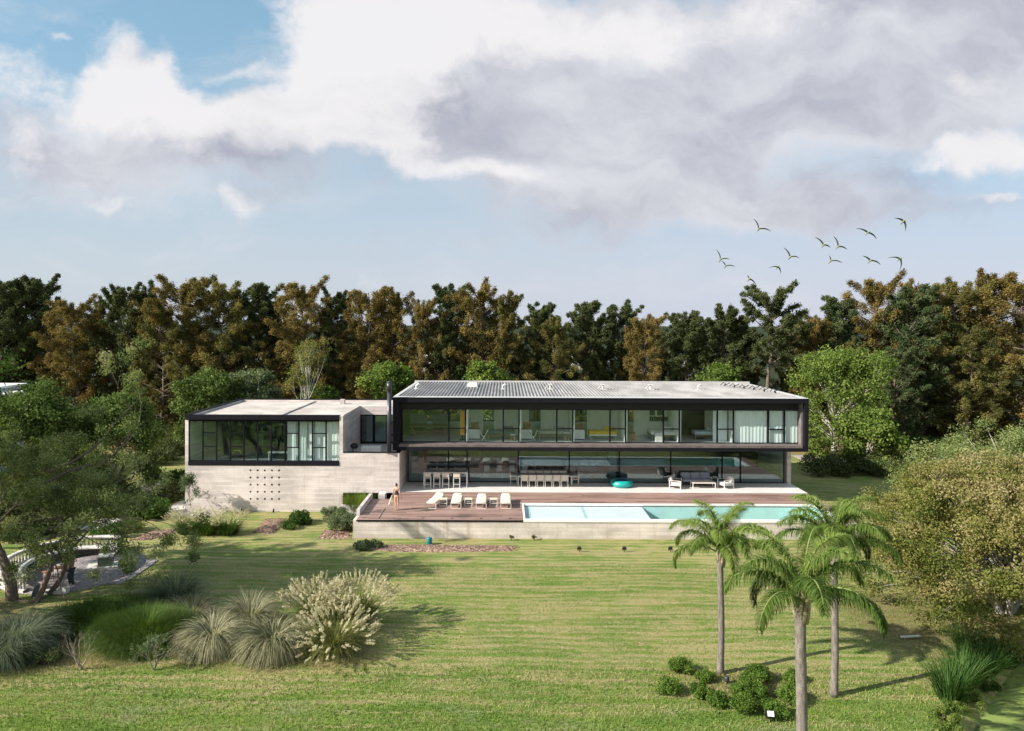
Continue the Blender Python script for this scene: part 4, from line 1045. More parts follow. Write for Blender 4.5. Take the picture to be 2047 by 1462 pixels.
# ================================================================== vegetation
RUST = leafmat('rust_foliage', [(.060,.052,.018),(.110,.088,.027),(.175,.128,.038),(.25,.180,.058),(.20,.18,.062)], .22, .15)
OLIVE = leafmat('olive_foliage', [(.045,.055,.018),(.09,.095,.030),(.15,.135,.040),(.22,.18,.055)], .22, .15)
DGREEN = leafmat('dark_green_foliage', [(.034,.046,.016),(.062,.079,.029),(.095,.112,.042),(.135,.15,.060)], .2, .2)
MGREEN = leafmat('mid_green_foliage', [(.022,.045,.010),(.045,.085,.018),(.075,.13,.028),(.11,.17,.04)], .28, .25)
CGREEN = leafmat('casuarina_foliage', [(.030,.050,.020),(.058,.084,.034),(.090,.118,.050),(.13,.155,.07)], .25, .2)
LGREEN = leafmat('light_green_foliage', [(.035,.06,.016),(.075,.115,.030),(.125,.175,.048),(.19,.235,.08)], .3, .1)
BGREEN = leafmat('bright_green_foliage', [(.055,.095,.018),(.11,.165,.034),(.17,.235,.052),(.26,.31,.085)], .4, .3)
GGREEN = leafmat('grey_green_foliage', [(.06,.09,.045),(.11,.15,.075),(.17,.21,.11),(.25,.27,.16)], .3, .2)
YBROWN = leafmat('autumn_foliage', [(.07,.095,.018),(.13,.155,.034),(.18,.19,.045),(.25,.22,.08),(.34,.28,.15)], .35, .25)
PALMG = leafmat('palm_foliage', [(.05,.09,.018),(.11,.17,.032),(.19,.26,.055),(.30,.34,.11)], .35, .4, .4)
STRAW = leafmat('straw_grass', [(.06,.075,.03),(.17,.175,.09),(.34,.315,.20),(.52,.48,.34)], .3, .15, .7)
BLUEG = leafmat('blue_green_grass', [(.05,.08,.04),(.09,.12,.075),(.15,.18,.12),(.24,.25,.18)], .3, .15, .7)
PLUME = leafmat('plume', [(.34,.29,.20),(.48,.43,.31),(.60,.55,.43),(.68,.64,.53)], .4, .1, .9)
MEADOW = leafmat('fine_grass', [(.022,.045,.008),(.045,.085,.014),(.080,.135,.026),(.14,.195,.05)], .3, .15, .7)
REED = leafmat('reed_leaf', [(.02,.05,.012),(.04,.09,.018),(.07,.14,.03),(.13,.20,.06)], .3, .3, .5)
OLIVEG = leafmat('olive_blades', [(.05,.07,.015),(.10,.12,.028),(.17,.18,.05),(.27,.26,.10)], .3, .15, .7)
SHRUB = leafmat('glossy_shrub', [(.03,.065,.010),(.065,.12,.016),(.11,.18,.028),(.17,.24,.05)], .2, .45, .35)
LILAC = leafmat('lilac_spikes', [(.10,.13,.08),(.16,.18,.14),(.22,.20,.22),(.28,.27,.25)], .3, .1, .8)

def belt_proto(seed, Ht, W, foliage, kind):
    """tall trees of the belt: irregular columns of upswept tufts round a tapering trunk"""
    rg = np.random.default_rng(seed)
    r = bpy.data.objects.new('belt_tree', None); COL.objects.link(r); r.empty_display_size = .3
    # leaders
    segs = []; lead = []
    nl = int(rg.integers(2, 4)) if kind != 'pine' else 1
    b0 = Vector((0,0,0)); top = Vector((rg.normal()*.3, rg.normal()*.3, Ht*.93))
    tp = [b0]; 
    for i in range(1, 7): tp.append(b0.lerp(top, i/6)+Vector((rg.normal()*.2, rg.normal()*.2, 0)))
    segs.append((tp, [.26*(1-.85*i/6)*(Ht/17) for i in range(7)]))
    cen = []; rad = []
    zlo = .05 if kind != 'pine' else .50
    nbr = {'rust':58,'green':58,'pine':28}[kind]
    lob = [(rg.random()*6.28, rg.uniform(.1,.95), rg.uniform(-.35,.35)) for _ in range(8)]
    for i in range(nbr):
        h = zlo+(1-zlo)*(i+.5)/nbr*.93
        prof = (.66+.34*math.sin(min(1,h*1.2)*2.9))*(1-max(0,(h-.70)/.30)**1.6*.62) if kind != 'pine' else (.75+.4*math.sin((h-.5)*6.2))
        a = i*2.4+rg.normal()*.5; k = 1.0
        for la, lh, lw in lob: k += lw*math.exp(-(1-math.cos(a-la))*1.5-((h-lh)/.12)**2)
        Lb = W*.5*prof*max(.45,k)*rg.uniform(.62, 1.12)
        el = {'rust':rg.uniform(.05,.6),'green':rg.uniform(.35,1.0),'pine':rg.uniform(.1,.7)}[kind]+.35*h
        tr = tp[min(6, int(h*6))]; o = np.array([tr.x, tr.y, max(.3, h*Ht-Lb*math.sin(el)*.6)])
        dv = np.array([math.cos(a)*math.cos(el*.8), math.sin(a)*math.cos(el*.8), math.sin(el)])
        side = np.array([-math.sin(a), math.cos(a), 0])
        for f, rr in ((.42,.62),(.70,.66),(.92,.50),(1.10,.30)):
            c = o+dv*Lb*f+side*rg.normal()*.22+np.array([0,0,rg.normal()*.12+.10*f*f])
            cen.append(c); rad.append(rr*rg.uniform(.8,1.25)*(W/8.2)*(1.0 if h < .8 else .8))
        if kind == 'rust' and i % 2: cen.append(o+dv*Lb*.85-np.array([0,0,.75])); rad.append(.48)
        segs.append(([Vector(o), Vector(o+dv*Lb*.5+np.array([0,0,-.06])), Vector(o+dv*Lb*1.05)], [.085,.05,.012]))
    for q in range(5 if kind != 'pine' else 3):
        a = rg.random()*6.28; e = rg.uniform(.1, W*.27); tz = Ht*rg.uniform(.90, 1.02)
        for s_ in range(5): cen.append(np.array([top.x+math.cos(a)*e*(.5+.18*s_), top.y+math.sin(a)*e*(.5+.18*s_), tz-.42*(4-s_)])); rad.append(.50-.08*s_)
    cen = np.array(cen); rad = np.array(rad); num = 235
    P, d, idx = clump_pts(rg, cen, rad, num, .85, .3)
    tuft = rdir(rg, len(cen)*7).reshape(len(cen), 7, 3)*rad[:,None,None]*np.array([1.0,1.0,.85])
    pick = rg.integers(0, 7, len(P)); tt_ = rg.random(len(P))[:,None]**.6
    P = P*.35+(cen[idx]+tuft[idx,pick]*tt_)*.65+rg.normal(size=P.shape)*.12
    if kind == 'rust': P[:,2] -= rg.random(len(P))**2*.35
    ax = unit(unit(tuft[idx,pick])*.9+np.array([0,0,.75 if kind != 'rust' else -.1]))
    L = .25 if kind != 'rust' else .21
    V, Fc = leaves(rg, P, L, L*.36, unit(d*.9+np.array([0,0,.25])), .5, ax, .6)
    ct = rg.random(len(cen)); ct = ct*.55+.45*np.sin(cen[:,0]*1.1+cen[:,2]*.7+seed)**2
    tint = np.clip(.5+(ct[idx]-.5)*.75+rg.normal(size=len(P))*.14, 0, 1)
    wood(segs, 'trunk', BARK, r)
    np_obj('crown', V, Fc, foliage, r, np.repeat(tint, 4))
    return r
protos = {}
for key, arg in {'r1':(101,17,9.0,RUST,'rust'),'r2':(102,17,10,RUST,'rust'),'r3':(103,17,8.0,RUST,'rust'),'r4':(104,17,9.4,RUST,'rust'),
                 'o1':(105,17,8.6,OLIVE,'rust'),'o2':(106,17,9.4,OLIVE,'rust'),
                 'g1':(107,17,8.6,DGREEN,'green'),'g2':(108,17,9.6,DGREEN,'green'),'g3':(109,17,9.2,CGREEN,'green'),'g4':(110,17,7.4,DGREEN,'green'),
                 'p1':(111,17,7.6,DGREEN,'pine')}.items():
    protos[key] = [belt_proto(*arg), False]
def belt(px, top, y, key, label, wide=1.0, rz=None):
    pr = protos[key]
    o = pr[0] if not pr[1] else copy_tree(pr[0]); pr[1] = True
    x = (px-1010)*y/F; h = at(px, top, y).z
    rnd = random.Random(px*7+top)
    o.location = (x, y, -.1); o.rotation_euler = (0, 0, rnd.random()*6.28 if rz is None else rz)
    s = (h+.1)/17.1; o.scale = (s*wide*1.02, s*wide*1.02, s)
    o.name = 'belt_tree' ; tag(o, label, 'tree', 'trees of the tall belt behind the house'); return o
BELT = [
 (-10,560,80,'g2',1.1,'dark green tree cut by the left edge of the photo'),
 (38,556,82,'g1',1.15,'dark green tree with brown tinged top at the far left of the belt'),
 (82,553,84,'g4',1.0,'dark green tree with a leaning spire top, second crown peak from the left edge'),
 (150,592,79,'r1',1.15,'brown tree lower than its neighbours, between the green spires at the far left'),
 (205,596,83,'o2',1.0,'dark olive tree left of the pair of thin green spires'),
 (250,570,81,'g4',.95,'thin green spire tree, left one of the pair above the wing left edge'),
 (298,568,84,'g1',.9,'thin green spire tree, right one of the pair above the wing left edge'),
 (322,600,77,'o1',.95,'olive brown tree in front of the green spire pair'),
 (372,546,81,'r2',1.2,'tall broad rust brown tree with the highest crown above the left wing'),
 (440,560,80,'o2',1.1,'brown and green mottled tree right of the highest rust crown'),
 (500,563,83,'g2',1.1,'dark green rounded tree between two rust brown crowns over the wing'),
 (548,588,84,'g3',.8,'narrow green tree with sky gaps beside a tall rust tree'),
 (612,556,80,'r1',1.15,'tall rust brown tree behind the bare white stemmed sapling'),
 (672,580,82,'g4',.95,'narrow very dark green tree right of the rust tree over the sapling'),
 (733,562,80,'r3',1.05,'slim rust brown tree left of the flue with a pointed top'),
 (785,575,81,'r4',.95,'rust brown tree straight above the chimney flue'),
 (848,592,80,'r2',.85,'smaller rust brown tree above the left end of the metal roof'),
 (912,566,84,'g3',1.0,'airy green tree rising between rust trees above the metal roof'),
 (893,640,79,'g4',.9,'black green tree in the gap below the airy green one'),
 (968,558,80,'r1',1.05,'tallest rust brown tree above the middle of the metal roof'),
 (1020,580,80,'o1',.9,'golden olive tree leaning out right of the tallest rust crown'),
 (1075,605,84,'g3',1.0,'grey green flat topped tree behind the golden olive trees'),
 (1108,632,79,'o2',1.05,'golden brown drooping tree with the pale lit face above the roof middle'),
 (1168,598,82,'g2',1.05,'bright edged green tree, left of the twin green crowns'),
 (1238,603,83,'g1',1.05,'green tree with a leaning top, right of the twin green crowns'),
 (1283,620,79,'r3',1.0,'lower rust brown tree between the twin green crowns and the round green one'),
 (1340,650,83,'g3',.9,'green tree half hidden left of the round dark green crown'),
 (1378,618,80,'g2',1.0,'round dark green tree above the right part of the roof'),
 (1440,612,81,'g4',1.2,'green tree left of the pine with the bare forked trunk'),
 (1538,574,77,'p1',1.15,'open pine with a bare forked grey trunk standing above the roof right end'),
 (1500,650,83,'g1',1.0,'dark tree filling the space behind the forked pine'),
 (1590,640,83,'o1',.9,'olive tree behind the right side of the forked pine'),
 (1628,622,80,'r3',.85,'small topped rust tree above the bright green plane tree'),
 (1680,592,81,'g3',1.1,'green tree right of the small topped rust tree'),
 (1762,548,80,'r1',1.15,'tall rust tree with sky showing through its top, right of the plane tree'),
 (1812,570,77,'g3',1.15,'dull green tree in front of the sky pierced rust tree'),
 (1852,548,82,'r3',.9,'narrow pointed rust gold tree between dull green crowns'),
 (1905,560,78,'o2',1.2,'broad olive gold tree third from the right end of the belt'),
 (1962,538,80,'r4',1.1,'golden brown tree with a small round top, second from the right edge'),
 (1930,640,74,'o1',1.1,'olive brown tree standing forward in the right part of the belt'),
 (2040,540,75,'r2',1.3,'orange gold tree cut by the right edge of the photo'),
 (1700,680,76,'o2',1.0,'dark olive tree right behind the plane tree crown'),
 (1790,690,73,'g3',1.15,'broad green tree forward of the belt right of the plane tree'),
]
for px, top, y, key, wd_, lab in BELT: belt(px, top, y, key, lab, wd_)
for i in range(22):
    px = -40+i*100+((i*37) % 41); y = 88+(i*13) % 7
    o = belt(px, 612+((i*29) % 30), y, ['g1','o1','g2','g4','g3','o2'][i % 6], 'dark tree in the second row, showing only through gaps of the belt', 1.05)
# understorey behind the house: low dark shrubs and light young trees
def bush_mesh(name, seed, rad, hgt, foliage, parent, ncl=14, num=260, L=.12, flat=.9, asp=.5, nb=.5, up=.25):
    rg = np.random.default_rng(seed)
    a = rg.random(ncl)*6.28; q = np.sqrt(rg.random(ncl))*rad*.72; z = rg.random(ncl)
    cen = np.stack([np.cos(a)*q, np.sin(a)*q, hgt*(.22+.55*z*(1-(q/rad)**2*.7))], 1)
    rd = rg.uniform(.30, .48, ncl)*min(rad, hgt*1.1)
    P, d, idx = clump_pts(rg, cen, rd, num, flat, .5); P[:,2] = np.maximum(P[:,2], .03)
    V, Fc = leaves(rg, P, L, L*asp, unit(d+np.array([0,0,.4])), nb, unit(d+np.array([0,0,up])), .5)
    tint = np.clip(.5+(rg.random(ncl)[idx]-.5)*.5+rg.normal(size=len(P))*.2, 0, 1)
    return np_obj(name, V, Fc, foliage, parent, np.repeat(tint, 4))
def stems(seed, n, h, spread, name, m, parent, r=.02):
    rg = np.random.default_rng(seed); b = MB()
    for i in range(n):
        a = rg.random()*6.28; s = spread*rg.random()
        b.tube([(0,0,0),(math.cos(a)*s*.4,math.sin(a)*s*.4,h*.5),(math.cos(a)*s,math.sin(a)*s,h)], [r,r*.7,r*.3], 5)
    return b.build(name, m, parent)
def bush(name, loc, rad, hgt, foliage, lab, cat='shrub', group=None, seed=1, **k):
    r = empty(name, loc, lab, cat, group); bush_mesh('foliage', seed, rad, hgt, foliage, r, **k); stems(seed, 6, hgt*.6, rad*.5, 'stem', BARK, r); return r
# deciduous trees
def tree(name, loc, Ht, W, foliage, lab, seed, num=160, L=.16, bark=BARKL, r0=.16, zfrac=.3, depth=3, asp=.6, nclx=1.0, cr=.55, cat='tree', squash=.9, lean=(0,0), fill=60, low=.16):
    rg = np.random.default_rng(seed); r = empty(name, loc, lab, cat)
    segs = []; tips = []
    trunkh = Ht*zfrac
    grow(rg, (0,0,0), (lean[0],lean[1],1), trunkh, r0, depth, segs, tips, (3,4), .62, .25, .74, .12)
    T = np.array([t[0] for t in tips]+[np.array(t[2][1]) for t in tips])
    # fit to requested size
    zmx = T[:,2].max(); rmx = np.percentile(np.hypot(T[:,0]-0, T[:,1]), 92)
    sz = (Ht*.93)/zmx; sxy = (W*.46)/rmx
    segs = [([Vector((p.x*sxy, p.y*sxy, p.z*sz)) for p in pts], rs) for pts, rs in segs]
    T = T*np.array([sxy, sxy, sz])
    if fill:
        a = rg.random(fill)*6.28; cz = rg.uniform(low, .97, fill); e = np.sqrt(np.clip(1-((cz-.48)/.52)**2, .04, 1)); q = np.sqrt(rg.uniform(.25, 1, fill))*e*W*.46*(1+.18*np.sin(a*3+cz*7))
        T2 = np.stack([np.cos(a)*q, np.sin(a)*q, cz*Ht*.97], 1)
        for p in T2[::5]: segs.append(([Vector((0,0,max(.2,p[2]*.55))), Vector((p[0]*.5,p[1]*.5,p[2]*.82)), Vector(p)], [r0*.3, r0*.2, .01]))
        T = np.concatenate([T[::2], T2])
    wood(segs, 'trunk', bark, r)
    k = len(T); rd = rg.uniform(.6, 1.1, k)*cr*W/6
    P, d, idx = clump_pts(rg, T, rd, num, squash, .15); P = P+rg.normal(size=P.shape)*L*.9
    V, Fc = leaves(rg, P, L, L*asp, unit(d+np.array([0,0,.5])), .4)
    tint = np.clip(.5+(rg.random(k)[idx]-.5)*.5+rg.normal(size=len(P))*.18, 0, 1)
    np_obj('crown', V, Fc, foliage, r, np.repeat(tint, 4)); return r
def G(px, py): return tuple(gnd(px, py))
tree('plane_tree', ((1668-1010)*66/F, 66, 0), at(1668,688,66).z, 8.6, BGREEN, 'big bright green tree with pale trunk right behind the house', 21, 80, .21, BARKL, .22, .22, 4, .8, cr=.50, fill=230, low=.05)
tree('young_tree', ((1745-1010)*61/F, 61, -.2), at(1745,820,61).z+.2, 5.2, BGREEN, 'lower bright green young tree at the right foot of the big plane tree', 22, 170, .26, BARKL, .12, .25, 3, .8)
tree('young_tree', ((785-1010)*68/F, 68, 0), at(785,722,68).z, 5.2, BGREEN, 'bright yellow green young tree behind the flue', 23, 170, .26, BARKL, .12, .22, 3, .8)
tree('young_tree', ((965-1010)*69/F, 69, 0), at(965,718,69).z, 4.6, BGREEN, 'bright green young tree peeping over the metal roof near its left third', 24, 150, .26, BARKL, .12, .22, 3, .8)
tree('young_tree', ((1445-1010)*71/F, 71, 0), at(1445,722,71).z, 3.6, BGREEN, 'thin yellow green young tree peeping over the roof left of the forked pine', 25, 90, .24, BARKL, .1, .22, 3, .8)
tree('young_tree', ((432-1010)*65/F, 65, 0), at(432,738,65).z, 6.6, LGREEN, 'mid green young tree behind the left corner of the wing roof', 26, 170, .26, BARKL, .14, .22, 3, .6)
tree('young_tree', ((510-1010)*67/F, 67, 0), at(510,735,67).z, 5.2, GGREEN, 'grey green young tree behind the wing roof', 27, 130, .24, BARKL, .12, .22, 3, .6)
tree('young_tree', ((640-1010)*70/F, 70, 0), at(640,765,70).z, 3.6, MGREEN, 'low green young tree right of the white stemmed sapling', 28, 90, .22, BARKL, .1, .22, 3, .6)
tree('sapling', ((612-1010)*64/F, 64, 0), at(612,665,64).z, 3.6, YBROWN, 'nearly bare sapling with white stems and few yellow leaves behind the wing', 29, 26, .18, mat('white_bark', (.55,.52,.47), .8, .15, 8), .10, .3, 4, .6)
tree('broadleaf_tree', ((85-1010)*50/F, 50, -.2), at(85,750,50).z, 6.8, LGREEN, 'tall light green tree beside the white neighbour building', 31, 115, .22, BARK, .16, .22, 4, .55)
tree('broadleaf_tree', ((232-1010)*52/F, 52, -.2), at(232,775,52).z, 6.2, LGREEN, 'rounded light green tree left of the wing, behind the feathery tree', 32, 115, .22, BARK, .15, .22, 4, .55)
tree('broadleaf_tree', ((150-1010)*56/F, 56, -.2), at(150,800,56).z, 5.5, DGREEN, 'dark tree between the two light green trees left of the wing', 33, 200, .22, BARK, .15, .22, 4, .55)
# feathery big tree at the left, nearest
rg = np.random.default_rng(77)
pl = gnd(12, 1200); r = empty('feathery_tree', pl, 'large feathery leaved tree with dark trunk and wide airy crown at the left edge', 'tree')
segs = [([Vector((-.35,0,-.12)), Vector((.3,-.1,-.14)), Vector((.9,-.3,-.12)), Vector((.9,.8,-.12))], [.2,.12,.12,.1])]; tips = []
for d0, L0, r0 in (((-.15,.1,1), 3.0, .26),):
    grow(rg, (-.3,0,0), d0, L0, r0, 5, segs, tips, (2,3), .55, .10, .80, .16)
grow(rg, (.9,-.3,0), (.35,.1,1), 2.4, .15, 5, segs, tips, (2,3), .60, .12, .84, .16)
grow(rg, (.9,.8,0), (.5,.5,1), 2.2, .13, 5, segs, tips, (2,3), .65, .05, .84, .16)
P0 = np.array([t[0] for t in tips]); 
zmx = np.percentile(P0[:,2], 97); sz = 6.9/zmx
def fit(p): return Vector((p[0]*1.05+.6, p[1]*.85, p[2]*sz))
segs = [([fit(p) for p in pts], rs) for pts, rs in segs]
segs.append(([Vector((.95,-.2,.5)), Vector((1.25,.1,1.4)), Vector((1.6,.5,2.2)), Vector((1.66,.52,3.6)), Vector((1.6,.5,5.8))], [.11,.10,.085,.06,.02]))
# reach to the right: long low limbs
for k in range(9):
    a = -.7+k*.22; L0 = 1.9+.12*k
    s2 = []; t2 = []
    grow(rg, (1.6, .5, 2.2+.45*k), (math.cos(a), math.sin(a)*.7, .30), L0, .07, 3, s2, t2, (2,3), .5, .03, .82, .14)
    segs += s2; tips += [(Vector(t[0]), t[1], t[2]) for t in t2]
P0 = np.array([list(fit(t[0])) if i < len(P0) else list(t[0]) for i, t in enumerate(tips)])
def inside(p):
    lim = (410 if p[2] < 3.0 else (340 if p[2] < 4.6 else 285))
    q = 1010+(p[0]+pl.x)*F/(p[1]+pl.y)
    return q < lim and not (p[2] < 2.4 and q < 250)
P0 = np.array([p for p in P0 if inside(p)])
kk = lambda p: (round(p.x, 3), round(p.y, 3), round(p.z, 3)); ends = set(); keep_ = []
for s_ in segs:
    a, e_ = s_[0][0], s_[0][-1]
    if (a.z < .3 or kk(a) in ends or (abs(a.x-1.6) < .02 and abs(a.y-.5) < .02)) and (e_.z < 3 or inside(e_)): keep_.append(s_); ends.add(kk(e_))
segs = keep_
wood(segs, 'trunk', BARK, r)
print('feathery tips', len(P0))
rd = rg.uniform(.22,.50,len(P0)); Pp, d, idx = clump_pts(rg, P0, rd, max(16, int(66000/len(P0))), .95, .0); Pp = Pp+rg.normal(size=Pp.shape)*np.array([.11,.11,.09])
V, Fc = leaves(rg, Pp, .15, .045, None, 0, unit(d*np.array([1,1,.4])+np.array([.5,0,-.25])), .45)
tint = np.clip(.42+(rg.random(len(P0))[idx]-.5)*.7+rg.normal(size=len(Pp))*.2, 0, 1)
FEATH = leafmat('feathery_foliage', [(.07,.095,.032),(.14,.175,.06),(.22,.255,.10),(.32,.34,.17),(.32,.29,.20)], .35, .2)
np_obj('crown', V, Fc, FEATH, r, np.repeat(tint, 4))
tree('added_tree', (-27.0, 29.0, 0), 14, 9.5, MGREEN, 'unseen tall tree added outside the left edge to shade the lawn', 35, 150, .22, BARK, .25, .25, 4, .55, fill=90, low=.3)  # out of view, added so that its shade crosses the left lawn
# big autumn tree at the right
rg = np.random.default_rng(78)
pr_ = Vector((22.3, 31.0, -.1)); r = empty('autumn_tree', pr_, 'large rounded tree with olive and brown leaves reaching the ground at the right edge', 'tree')
segs = []; tips = []
for d0 in ((.1,-.2,1),(-.6,.1,1),(.6,.2,1),(-.2,.6,1)):
    grow(rg, (d0[0]*.3,d0[1]*.3,0), d0, 1.7, .17, 5, segs, tips, (2,3), .55, .16, .82, .14)
P0 = np.array([t[0] for t in tips]); zmx = np.percentile(P0[:,2], 97); rm = np.percentile(np.hypot(P0[:,0],P0[:,1]), 92)
sz, sxy = 6.3/zmx, 5.2/rm
segs = [([Vector((p.x*sxy,p.y*sxy,p.z*sz)) for p in pts], rs) for pts, rs in segs]
P0 = P0*np.array([sxy,sxy,sz])
# crown shell down to the ground, so the tree is a dome
n = 400; a = rg.random(n)*6.28; ph = np.arccos(rg.uniform(-.12, 1, n)); q = rg.uniform(.62, 1.0, n)
lump = 1+.13*np.sin(a*3+1)+.10*np.sin(a*5+ph*4)
SH = np.stack([np.cos(a)*np.sin(ph)*6.2*q*lump, np.sin(a)*np.sin(ph)*5.0*q*lump, 1.35+np.cos(ph)*5.7*q*(.9+.1*lump)], 1); SH[:,2] = np.maximum(SH[:,2], .5)
for i in range(0, n, 2):
    c = Vector(SH[i]); s0 = Vector((c.x*.25, c.y*.25, .8+c.z*.35)); mid = s0.lerp(c, .55)+Vector((0,0,.35)); segs.append(([s0, mid, c, c*1.04+Vector((0,0,.05))], [.035,.022,.010,.004]))
wood(segs, 'trunk', BARKL, r)
cen = np.concatenate([P0, SH]); rd = np.concatenate([rg.uniform(.4,.7,len(P0)), rg.uniform(.40,.85,n)])
Pp, d, idx = clump_pts(rg, cen, rd, max(20, int(200000/len(cen))), .85, .1)
Pp[:,2] = np.maximum(Pp[:,2], .15)
out_ = unit(Pp-np.array([0,0,1.5])); V, Fc = leaves(rg, Pp, .110, .075, unit(out_+np.array([0,0,.4])), .35)
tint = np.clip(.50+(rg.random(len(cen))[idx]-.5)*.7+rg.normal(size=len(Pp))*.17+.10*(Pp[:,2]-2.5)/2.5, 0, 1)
np_obj('crown', V, Fc, YBROWN, r, np.repeat(tint, 4))
# paler tree behind it
rg = np.random.default_rng(79)
r = empty('spreading_tree', (33.0, 44.5, 0), 'low spreading pale grey green tree behind the autumn tree at the right edge', 'tree')
n = 260; a = rg.random(n)*6.28; ph = np.arccos(rg.uniform(0, 1, n)); q = rg.uniform(.6, 1, n); lump = 1+.12*np.sin(a*4)
SH = np.stack([np.cos(a)*np.sin(ph)*8.4*q*lump, np.sin(a)*np.sin(ph)*6*q*lump, 1.2+np.cos(ph)*5.6*q], 1)
segs = []
for i in range(0, n, 2):
    c = Vector(SH[i]); s0 = Vector((c.x*.1, c.y*.1, .3)); segs.append(([Vector((0,0,0)), s0.lerp(c,.3), s0.lerp(c,.7)+Vector((0,0,.4)), c], [.10,.07,.04,.01]))
wood(segs, 'trunk', BARKL, r)
Pp, d, idx = clump_pts(rg, SH, rg.uniform(.7,1.2,n), 230, .8, .1); Pp[:,2] = np.maximum(Pp[:,2], .2)
V, Fc = leaves(rg, Pp, .20, .07, unit(d+np.array([0,0,.6])), .4)
PALEG = leafmat('pale_green_foliage', [(.07,.10,.03),(.13,.17,.055),(.19,.23,.08),(.27,.29,.12)], .3, .1)
np_obj('crown', V, Fc, PALEG, r, np.repeat(np.clip(.5+(rg.random(n)[idx]-.5)*.5+rg.normal(size=len(Pp))*.2,0,1), 4))
# hedges and shrubs
def row(lst):
    for a in lst:
        px, py, rad, hgt, ms, seed, lab = a[:7]; k = a[7] if len(a) > 7 else {}
        bush(k.pop('name','shrub'), G(px, py), rad, hgt, ms, lab, k.pop('cat','shrub'), k.pop('group', None), seed, **k)
far = dict(L=.2, num=240, ncl=18)
row([
 (1655,948,2.6,1.7,DGREEN,41,'dark shaded shrub beyond the right end of the terrace',dict(far)),
 (1735,946,2.8,2.0,DGREEN,42,'very dark shrub in the shade between terrace and autumn tree',dict(far)),
 (1810,940,2.8,2.2,OLIVE,43,'olive shrub behind the crown of the autumn tree',dict(far)),
 (1850,905,2.5,1.6,MGREEN,44,'green shrub along the far path at the right',dict(far)),
 (1780,893,2.4,1.5,OLIVE,45,'low olive shrub on the earth under the belt at the right',dict(far)),
 (355,905,3.0,1.9,DGREEN,46,'dark green hedge shrub touching the left side of the wing',dict(far)),
 (318,925,2.4,1.6,DGREEN,47,'dark green shrub left of the hedge by the wing',dict(far)),
 (290,960,2.0,1.3,DGREEN,48,'dark shrub behind the low grey wall left of the wing',dict(far)),
 (352,975,1.5,1.4,MGREEN,49,'green shrub in front of the wing left corner',dict(far)),
 (300,1035,1.5,1.2,MGREEN,50,'leafy green shrub between the low grey wall and the lawn',dict(far)),
 (235,1000,2.0,1.5,DGREEN,51,'dark shrub under the feathery tree, beside the low grey wall',dict(far)),
 (150,1010,2.4,1.7,DGREEN,52,'dark shrub behind the stone circle',dict(far)),
 (60,1020,2.6,2.0,DGREEN,53,'dark shrub behind the feathery tree trunk',dict(far)),
 (110,950,2.6,2.2,MGREEN,54,'green shrub in front of the neighbour building',dict(far)),
 (28,1075,1.6,1.3,DGREEN,71,'dark shrub by the thick trunk of the feathery tree',dict(far)),
 (105,1062,1.7,1.2,DGREEN,72,'dark shrub just behind the back rail of the stone circle',dict(far)),
 (170,1040,1.6,1.2,MGREEN,73,'green shrub beside the white stepping stones',dict(far)),
 (262,1030,1.5,1.2,DGREEN,74,'dark shrub right of the white stepping stones',dict(far)),
 (330,1000,1.4,1.3,DGREEN,75,'dark shrub in front of the low grey wall',dict(far)),
 (262,1062,1.0,.8,YBROWN,55,'yellowish low shrub right of the stone circle',dict(L=.12,num=160)),
 (215,1075,1.2,.9,MGREEN,56,'low green shrub at the back rail of the stone circle',dict(L=.12,num=160)),
 (600,1048,.85,.85,MGREEN,57,'dark green bush on the mulch below the wing wall',dict(L=.14,num=220,name='bush')),
 (578,1058,.6,.55,MGREEN,58,'small green bush just left of the dark green bush by the wing',dict(L=.12,num=160,name='bush')),
 (688,1062,1.05,1.15,GGREEN,59,'grey green lavender bush at the left corner of the deck wall',dict(L=.11,num=380,name='bush')),
 (668,1040,.9,1.2,GGREEN,60,'silvery bush behind the lavender at the deck corner',dict(L=.11,num=300,name='bush')),
 (735,1095,.95,.55,GGREEN,61,'low wispy grey green plant at the left end of the long mulch bed',dict(L=.12,num=180,name='bush',up=1.2)),
 (60,1318,1.0,.8,DGREEN,62,'dark leafy bush under the large blue green grass at the left edge',dict(L=.08,num=260)),
 (90,1330,.7,.5,DGREEN,63,'low dark bush right of the big blue green grass',dict(L=.08,num=200)),
])
# rounded bushes under the palms, each one its own
BUSH = [(1360,1343,.44,.50,'topmost left round bush of the palm bed'),(1337.5,1386,.44,.52,'leftmost round bush of the palm bed, lower of the left pair'),
 (1410,1360,.36,.34,'flattish bush just left of the first palm trunk'),(1400.5,1392,.36,.50,'dark leaved bush below the flattish one, left of the first palm'),
 (1433,1411,.34,.46,'small round bush between the dark leaved bush and the central clump'),(1516,1360,.42,.56,'uppermost bush of the central clump, right of the first palm'),
 (1500,1376,.40,.50,'second bush from the top of the central clump'),(1482,1394,.38,.46,'left bush in the middle of the central clump'),(1512,1394,.34,.46,'right bush in the middle of the central clump'),
 (1486,1420,.46,.52,'lowest and widest bush of the central clump'),(1547,1430,.44,.42,'bush behind the floodlight with the white face'),
 (1586,1364,.32,.42,'smaller upper bush touching the front palm trunk on its left'),(1582,1402,.50,.52,'larger lower bush partly hidden by the front palm trunk')]
for i, (px, py, rad, hg, lab) in enumerate(BUSH):
    bush('bush', G(px, py), rad*1.1, hg*1.12, SHRUB, lab, 'bush', 'rounded bushes in the bed under the palms', 200+i, L=.065, num=150, ncl=26, asp=.55, flat=.85)
